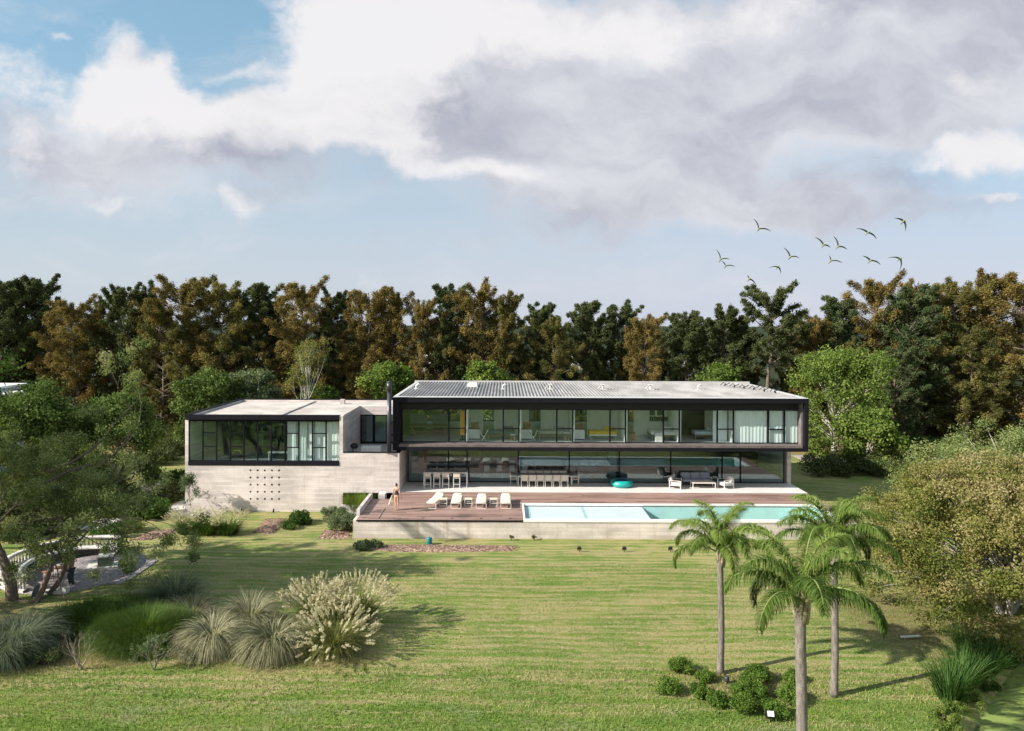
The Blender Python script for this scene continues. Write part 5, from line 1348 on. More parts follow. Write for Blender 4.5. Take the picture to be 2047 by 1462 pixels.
# grasses
def clump(name, loc, foliage, lab, seed, n, L, e, curv, W, spread, group=None, plumes=0, pl=None, cat='ornamental grass', sq=1.0):
    rg = np.random.default_rng(seed); r = empty(name, loc, lab, cat, group)
    az = rg.random(n)*6.283; q = np.sqrt(rg.random(n))*spread
    base = np.stack([np.cos(az)*q, np.sin(az)*q, np.zeros(n)], 1)
    az2 = az+rg.normal(size=n)*.35
    e0 = rg.uniform(e[0], e[1], n); Ln = L*rg.uniform(.6, 1.15, n)
    V, Fc, pts = blades(base, az2, e0, rg.uniform(curv[0], curv[1], n), Ln, np.full(n, W)*rg.uniform(.6,1.3,n), 6)
    tint = np.clip(.5+rg.normal(size=n)*.28, 0, 1)
    V[:,2] = np.maximum(V[:,2], .01)
    np_obj('leaves', V, Fc, foliage, r, np.repeat(tint, 14))
    if plumes:
        m = plumes; az = rg.random(m)*6.283; q = np.sqrt(rg.random(m))*spread
        base = np.stack([np.cos(az)*q, np.sin(az)*q, np.zeros(m)], 1); ee = rg.uniform(pl[0], pl[1], m); Lp = pl[2]*rg.uniform(.8,1.1,m)
        V, Fc, pts = blades(base, az, ee, rg.uniform(.25,.9,m), Lp, np.full(m,.012), 5)
        np_obj('stalks', V, Fc, foliage, r, np.full(len(V), .6))
        a, b_ = pts[-2], pts[-1]; ax = unit(b_-a)
        C = (b_[:,None,:]+(rg.random((m,1,1))*0)-ax[:,None,:]*rg.uniform(-.10,.20,(m,34,1))*1.1+rg.normal(size=(m,34,3))*.018).reshape(-1,3)
        AX = np.repeat(ax, 34, 0)
        V, Fc = leaves(rg, C, pl[3], pl[3]*.26, None, 0, unit(AX+rg.normal(size=AX.shape)*.25), .8)
        np_obj('plumes', V, Fc, PLUME, r, np.repeat(np.clip(.55+np.repeat(rg.normal(size=m)*.22, 34)+rg.normal(size=len(C))*.12,0,1), 4))
    return r
GA = 'straw grey fountain grass clumps on the left lawn'
clump('grass_clump', G(545,1300), STRAW, 'straw coloured arching grass clump in front, right of the middle of the bed', 301, 3000, 1.85, (.75,1.5), (1.9,3.3), .032, .28, GA)
clump('grass_clump', G(425,1293), STRAW, 'straw coloured arching grass clump in front, beside the dark green mound', 302, 2800, 1.8, (.75,1.5), (1.9,3.3), .032, .26, GA)
clump('grass_clump', G(383,1246), STRAW, 'greyer straw clump behind the front left straw clump', 303, 1900, 1.65, (.75,1.5), (1.4,2.6), .022, .26, GA)
clump('grass_clump', G(500,1250), STRAW, 'straw clump half hidden between the two front straw clumps', 304, 1900, 1.6, (.8,1.5), (1.3,2.5), .022, .26, GA)
clump('plume_grass', G(668,1300), OLIVEG, 'green grass clump thick with pale drooping plumes, front right of the bed', 305, 1500, 1.45, (.7,1.5), (1.1,2.2), .022, .34, 'plumed grasses', 180, (.55,1.45,1.65,.10))
clump('plume_grass', G(712,1250), OLIVEG, 'tall plumed grass with creamy heads behind the front plumed clump', 306, 1200, 1.4, (.9,1.5), (.7,1.8), .022, .45, 'plumed grasses', 250, (.95,1.5,1.95,.11))
clump('plume_grass', G(636,1245), OLIVEG, 'plumed grass behind, left of the tallest cream heads', 307, 900, 1.3, (.9,1.5), (.7,1.8), .022, .4, 'plumed grasses', 170, (1.0,1.5,1.75,.11))
clump('grass_clump', G(352,1215), BLUEG, 'grey blue grass clump farthest back at the left of the bed', 308, 1500, 2.1, (.9,1.52), (.9,2.2), .018, .3, 'blue green grass clumps')
clump('grass_clump', G(38,1300), BLUEG, 'large blue green grass clump at the left edge', 309, 2400, 2.1, (.8,1.5), (1.3,2.7), .022, .35, 'blue green grass clumps')
clump('grass_clump', G(4,1330), BLUEG, 'blue green grass clump cut by the left edge, in front of the large one', 310, 1300, 1.9, (.8,1.5), (1.3,2.7), .022, .3, 'blue green grass clumps')
def meadow(px, py, rx, ry, h, n, seed, lab):
    rg = np.random.default_rng(seed); r = empty('grass_mound', G(px, py), lab, 'ornamental grass', 'fine green grass mounds')
    a = rg.random(n)*6.283; q = np.sqrt(rg.random(n)); x = np.cos(a)*q*rx; y = np.sin(a)*q*ry
    z = h*.30*(1-q**2.4)*(.8+.35*np.sin(x*4+1)*np.cos(y*3.6))
    V, Fc, _ = blades(np.stack([x,y,z*1.0],1), a+rg.normal(size=n)*.6+.2, rg.uniform(.6,1.5,n), rg.uniform(.4,2.4,n), h*.80*rg.uniform(.6,1.2,n), np.full(n,.016), 4)
    np_obj('leaves', V, Fc, MEADOW, r, np.repeat(np.clip(.5+rg.normal(size=n)*.25,0,1), 10))
    # root dome that carries the blades
    b = MB(); b.lathe([(1.0*k, .5*(1-k**2.4)) for k in (1,.8,.6,.4,.2,.02)], n=20); o = b.build('root_dome', MATS['root_green'] if 'root_green' in MATS else mat('root_green', (.02,.045,.01), .9, .4, 8), r); o.scale = (rx*.9,ry*.9,h*.5)
meadow(290,1285,1.6,1.1,1.35,22000,401,'bright green fine leaved grass mound left of the straw clumps')
meadow(205,1250,2.1,1.4,1.0,20000,402,'wide green fine grass mound between the big grass and the straw clumps')
meadow(270,1225,1.9,1.0,.7,14000,403,'low green grass mound behind the fine leaved mound')
clump('grass_clump', G(375,1066), MEADOW, 'left part of the pale headed grass row on the lawn before the wing', 311, 900, 1.05, (.9,1.5), (.6,1.6), .022, .5, 'pale headed grasses before the wing', 120, (1.1,1.5,1.45,.08))
clump('grass_clump', G(415,1068), MEADOW, 'middle of the pale headed grass row on the lawn before the wing', 312, 900, 1.05, (.9,1.5), (.6,1.6), .022, .5, 'pale headed grasses before the wing', 120, (1.1,1.5,1.45,.08))
clump('grass_clump', G(458,1068), MEADOW, 'right part of the pale headed grass row on the lawn before the wing', 313, 900, 1.05, (.9,1.5), (.6,1.6), .022, .5, 'pale headed grasses before the wing', 100, (1.1,1.5,1.4,.08))
clump('reed_clump', tuple(gp(712,1022,0)), BGREEN, 'tall fresh green grass in the gap between wing and deck', 314, 1500, 1.35, (1.1,1.55), (.1,.9), .022, .65, None)
o = clump('reed_clump', tuple(gp(740,1010,0)), BGREEN, 'fresh green grass by the concrete slab beside the deck', 315, 500, 1.3, (1.1,1.55), (.1,.9), .022, .35, None)
RG = 'iris leaves on the pond bank'
clump('reed_clump', G(1898,1398), REED, 'upright dark green iris clump nearest the lawn edge of the pond', 321, 420, 1.35, (1.05,1.55), (.1,1.1), .035, .38, RG, cat='reeds')
clump('reed_clump', G(1925,1372), REED, 'upright iris clump just behind the nearest one on the pond bank', 322, 420, 1.3, (1.0,1.55), (.1,1.3), .035, .4, RG, cat='reeds')
clump('reed_clump', G(1958,1345), REED, 'spreading iris clump in the middle of the pond bank', 323, 520, 1.3, (.9,1.5), (.2,1.4), .035, .5, RG, cat='reeds')
clump('reed_clump', G(1940,1310), REED, 'iris clump at the foot of the autumn tree', 324, 420, 1.25, (1.0,1.55), (.2,1.2), .035, .4, RG, cat='reeds')
clump('reed_clump', G(2005,1330), REED, 'iris clump at the right, where the bank meets the autumn tree', 325, 420, 1.2, (.9,1.5), (.2,1.4), .035, .4, RG, cat='reeds')
for i, (px, py) in enumerate(((1885,1440),(1915,1425),(1945,1405),(1895,1458),(1975,1378))):
    p = gnd(px, py); bush('bank_plant', tuple(p), .55, .32, BGREEN if i < 4 else MEADOW, '%s patch of low bright green plants on the pond bank' % ('nearest','second nearest','third nearest','bottommost','farthest')[i], 'plant', 'low bright green bank plants', 330+i, L=.09, num=150, up=1.0, asp=.3)
# twiggy bare shrubs
def twiggy(px, py, h, seed, lab, leafy=0):
    rg = np.random.default_rng(seed); r = empty('bare_shrub', G(px, py), lab, 'shrub', 'bare twiggy shrubs at the left front'); segs = []; tips = []
    for k in range(4):
        a = rg.random()*6.28; grow(rg, (0,0,0), (math.cos(a)*.5, math.sin(a)*.5, 1), h*.36, .028, 4, segs, tips, (2,3), .5, .12, .72, .14)
    wood(segs, 'branches', TWIG, r, sides=5)
    if leafy:
        T = np.array([t[0] for t in tips]); P, d, idx = clump_pts(rg, T, np.full(len(T), .09), leafy, 1, .1)
        V, Fc = leaves(rg, P, .06, .03); np_obj('leaves', V, Fc, GGREEN, r, np.repeat(rg.random(len(P)), 4))
twiggy(162, 1338, 1.35, 501, 'bare twiggy shrub with pale forked branches, nearer the left edge')
twiggy(308, 1340, 1.15, 502, 'small bare shrub with a few dry leaves in front of the green mound', 8)
tree('small_tree', tuple(at(381, 1016, 47.3)), 2.5, 1.5, GGREEN, 'small grey leaved tree against the left end of the concrete wall', 61, 26, .12, TWIG, .04, .3, 3, .5, cr=.5, fill=20)
for i, (px, lab) in enumerate(((1022,'small dark weed at the foot of the pool wall, left of two'),(1068,'small dark weed at the foot of the pool wall, right of two'))):
    p = gp(px, 1079, 0); bush('weed', (p.x, p.y-.12, 0), .16, .42, OLIVE, lab, 'weed', None, 340+i, L=.08, num=30, ncl=6)
# mulch beds: sheets with chips standing up
def bedpatch(pts, lab, seed, z=.02):
    rg = np.random.default_rng(seed); q = [gnd(*p) for p in pts]
    c = sum(q, Vector())/len(q); vs = []; m = len(q); ring = []
    for i in range(m):
        a, b_ = q[i], q[(i+1)%m]
        for k in range(6): 
            t = k/6; p = a.lerp(b_, t); p = p+(p-c)*rg.normal()*.025; ring.append(p)
    b = MB(); n = len(ring)
    b.add([(c.x,c.y,float(H(c.x,c.y))+.08)]+[((p.x*.7+c.x*.3),(p.y*.7+c.y*.3),float(H(p.x,p.y))+.07) for p in ring]+[(p.x,p.y,float(H(p.x,p.y))-.01) for p in ring],
          [(0,1+i,1+(i+1)%n) for i in range(n)]+[(1+i,1+n+i,1+n+(i+1)%n,1+(i+1)%n) for i in range(n)], 0, True)
    o = b.build('mulch_bed', MULCH); tag(o, kind='stuff')
    rr = rg.random(900)**.5; ii = rg.integers(0, n, 900); P = np.array([[c.x+(ring[i].x-c.x)*t, c.y+(ring[i].y-c.y)*t, float(H(ring[i].x,ring[i].y))+.09*(1-t**3)] for i, t in zip(ii, rr)])
    V, Fc = leaves(rg, P, .14, .07, np.tile([0,0,1.], (900,1)), .6); CH = MATS.get('bark_bits') or leafmat('bark_bits', [(.10,.055,.04),(.22,.14,.10),(.40,.29,.22)], .0, .1, .9)
    tag(np_obj('bark_chips', V, Fc, CH, None, np.repeat(rg.random(900), 4)), kind='stuff')
bedpatch([(700,1101),(706,1092),(820,1089),(1030,1091),(1046,1096),(1035,1103),(860,1104)], '', 1)
bedpatch([(505,1066),(530,1038),(572,1036),(568,1050),(545,1068)], '', 2)
bedpatch([(634,1078),(650,1058),(700,1060),(704,1078)], '', 3)
bedpatch([(260,1082),(300,1062),(352,1058),(350,1068),(300,1080)], '', 4)
# ---------------------------------------------------------------- palms
def palm(px, py, htrunk, r0, seed, lab, nf=15, FL=2.3, base=None, lean=0, shaft=True, dry=1):
    rg = np.random.default_rng(seed); loc = base or G(px, py)
    r = empty('palm_tree', loc, lab, 'palm tree', None)
    b = MB(); n = 34; pts = []; rs = []
    for i in range(n+1):
        t = i/n; pts.append((lean*t+.03*math.sin(t*5), 0, htrunk*t)); rs.append(r0*(1.22-.22*min(1,t*9) if t < .11 else 1.0-.10*t)*(1.0+(.028 if i % 2 else -.01)))
    b.tube(pts, rs, 14); b.build('trunk', MATS['palm_bark'], r)
    tx = lean; b = MB()
    for k in range(16):
        a = k*2.4; zz = htrunk-.55+k*.045
        b.tube([(tx+r0*.85*math.cos(a), r0*.85*math.sin(a), zz-.2),(tx+r0*1.15*math.cos(a), r0*1.15*math.sin(a), zz+.05),(tx+r0*1.25*math.cos(a), r0*1.25*math.sin(a), zz+.28)], [.05,.06,.025], 6)
    b.build('leaf_bases', MATS['palm_boots'], r)
    for k in range(nf):
        a = k*2.39996+rg.normal()*.2; t = k/(nf-1)                 # t 0 = youngest, upright
        e = 1.54-.95*t**.9+rg.normal()*.08; L = FL*(1.08+.06*t+rg.normal()*.05); curv = 1.90+.95*t+rg.normal()*.18
        m = 14; pp = [np.array([tx+.07*math.cos(a), .07*math.sin(a), htrunk+.05-.30*t])]; ang = e
        for i in range(m):
            pp.append(pp[-1]+np.array([math.cos(a)*math.cos(ang), math.sin(a)*math.cos(ang), math.sin(ang)])*L/m); ang -= curv/m*(.30+1.4*i/m)
        pp = np.array(pp)
        b = MB(); b.tube([Vector(p) for p in pp], [.030*(1-.85*i/m)+.004 for i in range(m+1)], 5, cap=False)
        nl = 116; s = np.linspace(.14, .995, nl); si = s*m; i0 = np.minimum(si.astype(int), m-1); fr = (si-i0)[:,None]
        P = pp[i0]*(1-fr)+pp[i0+1]*fr; T = unit(pp[i0+1]-pp[i0])
        side = np.array([-math.sin(a), math.cos(a), 0.]); up = np.cross(side, T)*-1
        VV = []; FF = []; off = 0; tt = []
        for sg in (-1, 1):
            lift = rg.uniform(-.45, .85, nl)[:,None]*(1-.3*t)
            D = unit(side*sg*1.0+T*.75+np.cross(T, side*1.0)*lift*1.0)
            az = np.arctan2(D[:,1], D[:,0]); e0 = np.arcsin(np.clip(D[:,2], -.98, .98))
            Ll = .56*FL/2.5*np.sin(np.pi*np.clip(s*.86+.12,0,1))**.6*rg.uniform(.8,1.15,nl)+.08
            V, Fc, _ = blades(P, az, e0, rg.uniform(1.2,2.5,nl)+.3*t, Ll, np.full(nl,.030), 4)
            VV.append(V); FF.append(Fc+off); off += len(V); tt.append(np.repeat(rg.normal(size=nl)*.14, 10))
        tint = np.clip(.62-.35*t*dry+np.concatenate(tt)+rg.normal()*.08, 0, 1)
        fo = np_obj('frond', np.concatenate(VV), np.concatenate(FF), PALMG if not (t > .93 and dry > 1) else STRAW, r, tint)
        b.build('midrib', MATS['palm_rib'], fo)
    return r
m_, nt, bs, out = newmat('palm_bark'); P = pos(nt); sx = nt.nodes.new('ShaderNodeSeparateXYZ'); lk(nt, P, sx.inputs[0])
rw_ = math_(nt, 'FRACT', math_(nt, 'DIVIDE', math_(nt, 'ADD', sx.outputs[2], math_(nt, 'MULTIPLY', noise(nt, P, 2, 3), .05)), .085))
nz = noise(nt, mapping(nt, P, (4,4,1.2)), 3, 5, .65)
c = mixc(nt, ramp(nt, nz, .3, .7), (.10,.085,.072), (.235,.205,.18)); c = mixc(nt, math_(nt, 'MULTIPLY', math_(nt, 'LESS_THAN', rw_, .22), .55), c, (.12,.10,.085))
lk(nt, c, bs.inputs['Base Color']); bs.inputs['Roughness'].default_value = .9; bump(nt, bs, math_(nt, 'ADD', nz, rw_), .35, .02)
mat('palm_boots', (.34,.27,.19), .9, .35, 8, bmp=.5); mat('palm_rib', (.20,.24,.07), .6, .2, 5)
palm(1440,1346,4.65,.115,601,'palm standing alone left of the other two, in front of the pool',18,1.95)
y2 = 18.4
palm(0,0,5.65,.15,602,'nearest palm, its thick grey trunk running out of the bottom of the photo',15,2.25,((1606-1010)*y2/F, y2, float(H((1606-1010)*y2/F, y2))), dry=2)
palm(1667,1391,5.25,.125,603,'rightmost palm with a dense dark crown beside the autumn tree',22,2.1,dry=2)
# ================================================================== stone circle at the left
cx, cy = -22.2, 36.1
b = MB(); b.lathe([(0,.03),(3.3,.03),(3.3,-.3)], (cx,cy,0), 48); b.box(cx+1.2, cx+3.6, cy-1.9, cy+1.5, -.2, .028)
tag(b.build('gravel_circle', mat('grey_gravel', (.27,.235,.23), .95, .45, 14, bmp=.7)), kind='structure')
bal = empty('balustrade', (cx, cy, 0), 'curved white stone balustrade round the paved circle under the feathery tree', 'balustrade')
A0, A1 = R_(75), R_(262); Rb = 3.1
b = MB(); b.lathe([(Rb-.16,0),(Rb-.16,.14),(Rb+.16,.14),(Rb+.16,0)], n=40, a0=A0, a1=A1); b.build('plinth', STONEW, bal)
b = MB(); b.lathe([(Rb-.13,.72),(Rb-.15,.78),(Rb-.12,.83),(Rb+.12,.83),(Rb+.15,.78),(Rb+.13,.72),(Rb-.13,.72)], n=40, a0=A0, a1=A1); b.build('handrail', STONEW, bal)
nb_ = 52
for i in range(nb_):
    a = A0+(A1-A0)*(i+.5)/nb_; b = MB()
    b.lathe([(.05,.14),(.05,.18),(.03,.2),(.065,.32),(.055,.42),(.028,.55),(.03,.64),(.05,.67),(.05,.72)], (Rb*math.cos(a), Rb*math.sin(a), 0), 8); b.build('baluster', STONEW, bal)
r = empty('curved_bench', (cx, cy, 0), 'curved stone bench with a white seat inside the balustrade', 'bench')
b = MB(); b.lathe([(2.1,.40),(2.1,.47),(2.65,.47),(2.65,.40),(2.1,.40)], n=36, a0=R_(60), a1=R_(235)); b.build('seat', STONEW, r)
b = MB(); b.lathe([(2.2,.0),(2.2,.40)], n=36, a0=R_(62), a1=R_(233)); b.build('front', mat('dark_stone', (.07,.065,.06), .9, .3, 5), r)
p = gp(206, 1136, 0)
tbox('stone_block', 'white stone slab with a mossy square pedestal at the right end of the bench', 'pedestal', [('slab', STONEW, [(-.75,.75,-.45,.45,0,.16)]),('pedestal', mat('mossy_stone', (.13,.17,.10), .9, .3, 5), [(-.2,.45,-.25,.25,.16,.62)]),('cap', STONEW, [(-.25,.5,-.3,.3,.62,.67)])], (p.x, p.y, 0), None, .3)
p = gp(112, 1186, 0)
tbox('stone_slab', 'low white stone threshold slab at the front of the circle', 'slab', [('slab', STONEW, [(-.55,.55,-.16,.16,0,.14)]),('post', STONEW, [(.38,.56,-.16,.16,.14,.30)])], (p.x, p.y, 0))
p = gp(76, 1196, 0); r = empty('round_dish', (p.x, p.y, 0), 'dark round metal dish leaning against the front of the stone circle', 'dish', None, -.5)
b = MB(); b.lathe([(0,-.02),(.2,0),(.30,.06),(.32,.06),(.33,.04),(.22,-.04),(0,-.06)], n=24); o = b.build('bowl', mat('dark_metal_dish', (.03,.05,.045), .4, .2, 5), r); o.rotation_euler = (R_(62),0,0); o.location = (0,0,.3)
RUSTM = mat('rusty_metal', (.30,.12,.05), .8, .35, 10)
def gchair(px, py, rz, lab):
    p = gp(px, py, .03); r = empty('garden_chair', (p.x, p.y, .03), lab, 'garden chair', 'rusty garden chairs in the stone circle', rz)
    for sx in (-1,1):
        for sy in (-1,1): b = MB(); b.tube([(sx*.24,sy*.22,0),(sx*.2,sy*.2,.42)], .015, 5); b.build('leg', RUSTM, r)
    b = MB(); b.lathe([(0,.42),(.25,.42),(.26,.45),(0,.45)], n=16); b.build('seat', RUSTM, r)
    b = MB()
    for i in range(7): x = -.2+i*.067; b.tube([(x,.22,.45),(x*1.1,.28,.85-.5*x*x)], .012, 5)
    b.tube([(-.24,.22,.42),(-.24,.28,.75),(-.1,.3,.88),(.1,.3,.88),(.24,.28,.75),(.24,.22,.42)], .016, 6); b.build('backrest', RUSTM, r)
gchair(96,1160,.6,'rusty orange garden chair at the left of the pair in the stone circle'); gchair(120,1152,-.5,'dark rusty garden chair beside the standing person in the stone circle')
# ================================================================== people
SKIN = mat('skin', (.52,.30,.21), .55, .05, 10); HAIR = mat('brown_hair', (.09,.05,.03), .7, .2, 20)
def skinned(name, verts, edges, radii, m, parent, sub=1, root=0):
    me = bpy.data.meshes.new(name); me.from_pydata(verts, edges, []); me.materials.append(m)
    o = bpy.data.objects.new(name, me); COL.objects.link(o); o.parent = parent
    o.modifiers.new('skin', 'SKIN'); 
    if not me.skin_vertices: me.attributes
    for i, r_ in enumerate(radii):
        sv = me.skin_vertices[0].data[i]; sv.radius = (r_, r_) if not hasattr(r_, '__len__') else r_; sv.use_root = (i == root)
    s = o.modifiers.new('sub', 'SUBSURF'); s.levels = sub; s.render_levels = sub+1
    return o
def person(loc, rz, lab, pose, top, topm, legm=None, shoe=None, bun=True, sc=1.0):
    r = empty('person', loc, lab, 'person', None, rz); r.scale = (sc,)*3
    # y- is the way the figure faces
    J = {}; V = []; E = []; Rr = []
    def j(n, p, rad, par=None):
        J[n] = len(V); V.append(p); Rr.append(rad)
        if par is not None: E.append((J[par], J[n]))
    j('pel', (0,0,.93), (.145,.11)); j('waist', (0,.0,1.06), (.115,.085), 'pel'); j('chest', (0,.0,1.24), (.135,.095), 'waist'); j('ub', (0,.01,1.36), (.12,.08), 'chest')
    j('neck', (0,.0,1.45), .048, 'ub'); j('nk2', (0,-.005,1.50), .046, 'neck'); j('head', (0,-.012,1.57), (.072,.082), 'nk2'); j('crown', (0,-.005,1.66), (.062,.078), 'head')
    j('nose', (0,-.098,1.575), .012, 'head')
    for s, n in ((-1,'L'),(1,'R')):
        j('sh'+n, (s*.165,.01,1.37), .052, 'ub'); el, wr = pose['arm'+n]
        mid = tuple((a+b_)/2 for a, b_ in zip((s*.175,.01,1.34), el)); j('ua'+n, mid, .043, 'sh'+n); j('el'+n, el, .036, 'ua'+n)
        j('fa'+n, tuple(a*.6+b_*.4 for a, b_ in zip(el, wr)), .036, 'el'+n); j('wr'+n, wr, .025, 'fa'+n)
        d = (Vector(wr)-Vector(el)).normalized(); pm = Vector(wr)+d*.06; j('pa'+n, tuple(pm), (.036,.018), 'wr'+n)
        for k in range(4):
            o_ = Vector((0, (-.027+.018*k), 0)); l = (.062,.075,.07,.052)[k]
            a = pm+d*.035+o_; j('f%d%s' % (k,n), tuple(a), .009, 'pa'+n); a2 = a+d*l*.55+Vector((-s*.008,0,0)); j('g%d%s' % (k,n), tuple(a2), .008, 'f%d%s' % (k,n)); j('h%d%s' % (k,n), tuple(a2+d*l*.5+Vector((-s*.02,0,0))), .006, 'g%d%s' % (k,n))
        tb = Vector(wr)+d*.035+Vector((0,-.035,0)); j('t0'+n, tuple(tb), .011, 'wr'+n); j('t1'+n, tuple(tb+d*.04+Vector((0,-.018,0))), .009, 't0'+n)
        hp, kn, an, toe = pose['leg'+n]; j('hp'+n, hp, .095, 'pel'); j('th'+n, tuple((a+b_)/2 for a, b_ in zip(hp, kn)), .078, 'hp'+n); j('kn'+n, kn, .054, 'th'+n)
        j('ca'+n, tuple(a*.65+b_*.35+(.012 if q == 1 else 0) for q, (a, b_) in enumerate(zip(kn, an))), .054, 'kn'+n); j('an'+n, an, .034, 'ca'+n); j('he'+n, (an[0], an[1]+.02, .035), .034, 'an'+n); j('to'+n, toe, (.036,.022), 'he'+n)
    skinned('body', V, E, Rr, SKIN, r, 1)
    b = MB()
    for s in (-1,1): b.lathe([(0,-.012),(.010,-.006),(.012,0),(.010,.006),(0,.012)], (s*.028,-.085,1.60), 8)
    b.build('eyes', mat('eye_dark', (.03,.02,.015), .3), r)
    b = MB(); b.cbox((0,-.088,1.535),(.045,.01,.012)); b.build('mouth', mat('lip', (.35,.10,.09), .5), r)
    b = MB()
    for s in (-1,1): b.cbox((s*.082,.0,1.59),(.018,.035,.055))
    b.build('ears', SKIN, r)
    hv = [(0,-.02,1.685),(0,.05,1.655),(0,.075,1.58),(0,.06,1.50)]; hr = [(.06,.06),(.082,.075),(.075,.06),(.05,.04)]; he = [(0,1),(1,2),(2,3)]
    if bun: hv += [(0,.10,1.69),(0,.135,1.70)]; hr += [(.035,.035),(.05,.05)]; he += [(1,4),(4,5)]
    else: hv += [(0,.07,1.42)]; hr += [(.045,.03)]; he += [(3,4)]
    skinned('hair', hv, he, hr, HAIR, r, 1, 1)
    if top == 'top': skinned('swim_top', [(0,.0,1.03),(0,0,1.10),(0,-.002,1.24),(0,.008,1.33)], [(0,1),(1,2),(2,3)], [(.120,.092),(.124,.096),(.146,.108),(.128,.088)], topm, r, 1, 1)
    else:
        skinned('jacket', [(0,0,.90),(0,0,1.06),(0,0,1.24),(0,.01,1.38),(-.17,.01,1.37),pose['armL'][0],tuple(a*.9+b_*.1 for a,b_ in zip(pose['armL'][1],pose['armL'][0])),(.17,.01,1.37),pose['armR'][0],tuple(a*.9+b_*.1 for a,b_ in zip(pose['armR'][1],pose['armR'][0]))],
                [(0,1),(1,2),(2,3),(3,4),(4,5),(5,6),(3,7),(7,8),(8,9)], [(.165,.13),(.15,.115),(.165,.12),(.13,.09),.066,.05,.042,.066,.05,.042], topm, r, 1, 1)
    if legm:
        hv = [(0,0,.95)]; he = []; hr = [(.16,.125)]
        for n in 'LR':
            hp, kn, an, toe = pose['leg'+n]; i = len(hv); hv += [hp, kn, (an[0],an[1],.13)]; hr += [.11,.075,.062]; he += [(0,i),(i,i+1),(i+1,i+2)]
        skinned('trousers', hv, he, hr, legm, r, 1)
    else: skinned('swim_bottom', [(0,0,.99),(0,0,.91),(-.07,.02,.86),(.07,.02,.86)], [(0,1),(1,2),(1,3)], [(.135,.105),(.155,.12),(.095,.1),(.095,.1)], mat('blush_fabric', (.55,.33,.28), .7), r, 1)
    if shoe:
        for n in 'LR': an = pose['leg'+n][2]; b = MB(); b.rbox((an[0],an[1]-.05,.045),(.095,.27,.09),.03); b.build('shoe', shoe, r)
    return r
poseA = dict(armL=((-.235,.03,1.12),(-.27,-.06,.90)), armR=((.21,.05,1.10),(.225,.0,.86)),
   legL=((-.085,0,.87),(-.07,-.03,.50),(-.055,.02,.09),(-.06,-.11,.022)), legR=((.085,0,.87),(.065,.02,.50),(.055,.06,.09),(.07,-.06,.022)))
pp = gp(793, 1020.5, ZD)
person((pp.x, pp.y, ZD), math.pi*.93, 'woman in black top and pale shorts standing on the deck, back turned, holding a towel', poseA, 'top', mat('black_swimwear', (.02,.015,.02), .7))
tw = empty('towel', (pp.x-.30, pp.y-.02, ZD), 'cream towel hanging from the left hand of the woman on the deck', 'towel')
b = MB(); vs = []; n = 11
for i in range(n):
    t = i/(n-1)
    for k in range(9):
        q = k/8-.5; w = .10+.16*t; vs.append((q*w+.02-.10*t, .03*math.sin(k*2.1+i*.3)+.02, .93-.62*t+.03*abs(q)))
b.add(vs, [(i*9+k, i*9+k+1, (i+1)*9+k+1, (i+1)*9+k) for i in range(n-1) for k in range(8)], 0, True)
o = b.build('cloth', mat('cream_towel', (.62,.54,.42), .95, .08, 20, bmp=.3), tw); sd_ = o.modifiers.new('thick', 'SOLIDIFY'); sd_.thickness = .02
poseB = dict(armL=((-.25,-.05,1.12),(-.20,-.25,1.05)), armR=((.25,-.03,1.12),(.18,-.22,1.02)),
   legL=((-.09,0,.87),(-.11,-.03,.50),(-.12,.02,.09),(-.13,-.11,.022)), legR=((.09,0,.87),(.11,-.02,.50),(.13,.03,.09),(.15,-.09,.022)))
pp = gp(142, 1174, .03)
person((pp.x, pp.y, .03), -.5, 'person in brown top and dark trousers standing in the stone circle, half hidden by branches', poseB, 'jacket', mat('brown_jacket', (.24,.14,.10), .9, .2, 8), mat('dark_trousers', (.035,.04,.05), .9), mat('pale_shoe', (.5,.48,.45), .7), False, 1.02)
# ================================================================== small things on the lawn
p = gp(858, 1089, 0)
r = empty('garden_bin', (p.x, p.y, 0), 'small teal drum with a rounded lid behind the long mulch bed', 'drum')
b = MB(); b.lathe([(0,0),(.15,0),(.165,.04),(.165,.30),(.15,.33)], n=20); b.build('body', mat('teal_plastic', (.015,.16,.18), .45, .1, 5), r)
b = MB(); b.lathe([(.17,.32),(.172,.35),(.14,.40),(.07,.43),(0,.44)], n=20); b.lathe([(0,.44),(.03,.44),(.03,.47),(0,.475)], n=10); b.build('lid', MATS['teal_plastic'], r)
def flood(px, py, s, rz, lab, face=None, grp=None, z=0):
    p = gnd(px, py); r = empty('floodlight', (p.x, p.y, p.z), lab, 'floodlight', grp, rz)
    b = MB(); b.tube([(0,0,0),(0,0,.12*s)], .02*s, 6); b.box(-.13*s,.13*s,-.012*s,.012*s,.10*s,.12*s); b.box(-.13*s,-.115*s,-.012*s,.012*s,.12*s,.24*s); b.box(.115*s,.13*s,-.012*s,.012*s,.12*s,.24*s); b.build('bracket', FRAME, r)
    b = MB(); b.cbox((0,0,.24*s), (.22*s,.10*s,.18*s), rx=R_(-35)); h = b.build('housing', MATS['black_plastic'], r)
    if face: b = MB(); b.cbox((0,-.055*s*math.cos(R_(35)),.24*s+.055*s*math.sin(R_(35))), (.18*s,.008*s,.14*s), rx=R_(-35)); b.build('lens', face, h)
mat('black_plastic', (.02,.02,.022), .4)
LENS = mat('pale_lens', (.75,.76,.80), .2)
flood(1158,1104,.95,math.pi,'small black floodlight on the lawn before the pool wall, leftmost of three',None,'small floodlights before the pool wall')
flood(1248,1104,.95,math.pi,'small black floodlight on the lawn before the pool wall, middle of three',None,'small floodlights before the pool wall')
flood(1340,1104,.95,math.pi,'small black floodlight on the lawn before the pool wall, just left of the first palm',None,'small floodlights before the pool wall')
flood(1540,1444,1.1,-.15,'black floodlight with a white face in front of the round bushes',LENS)
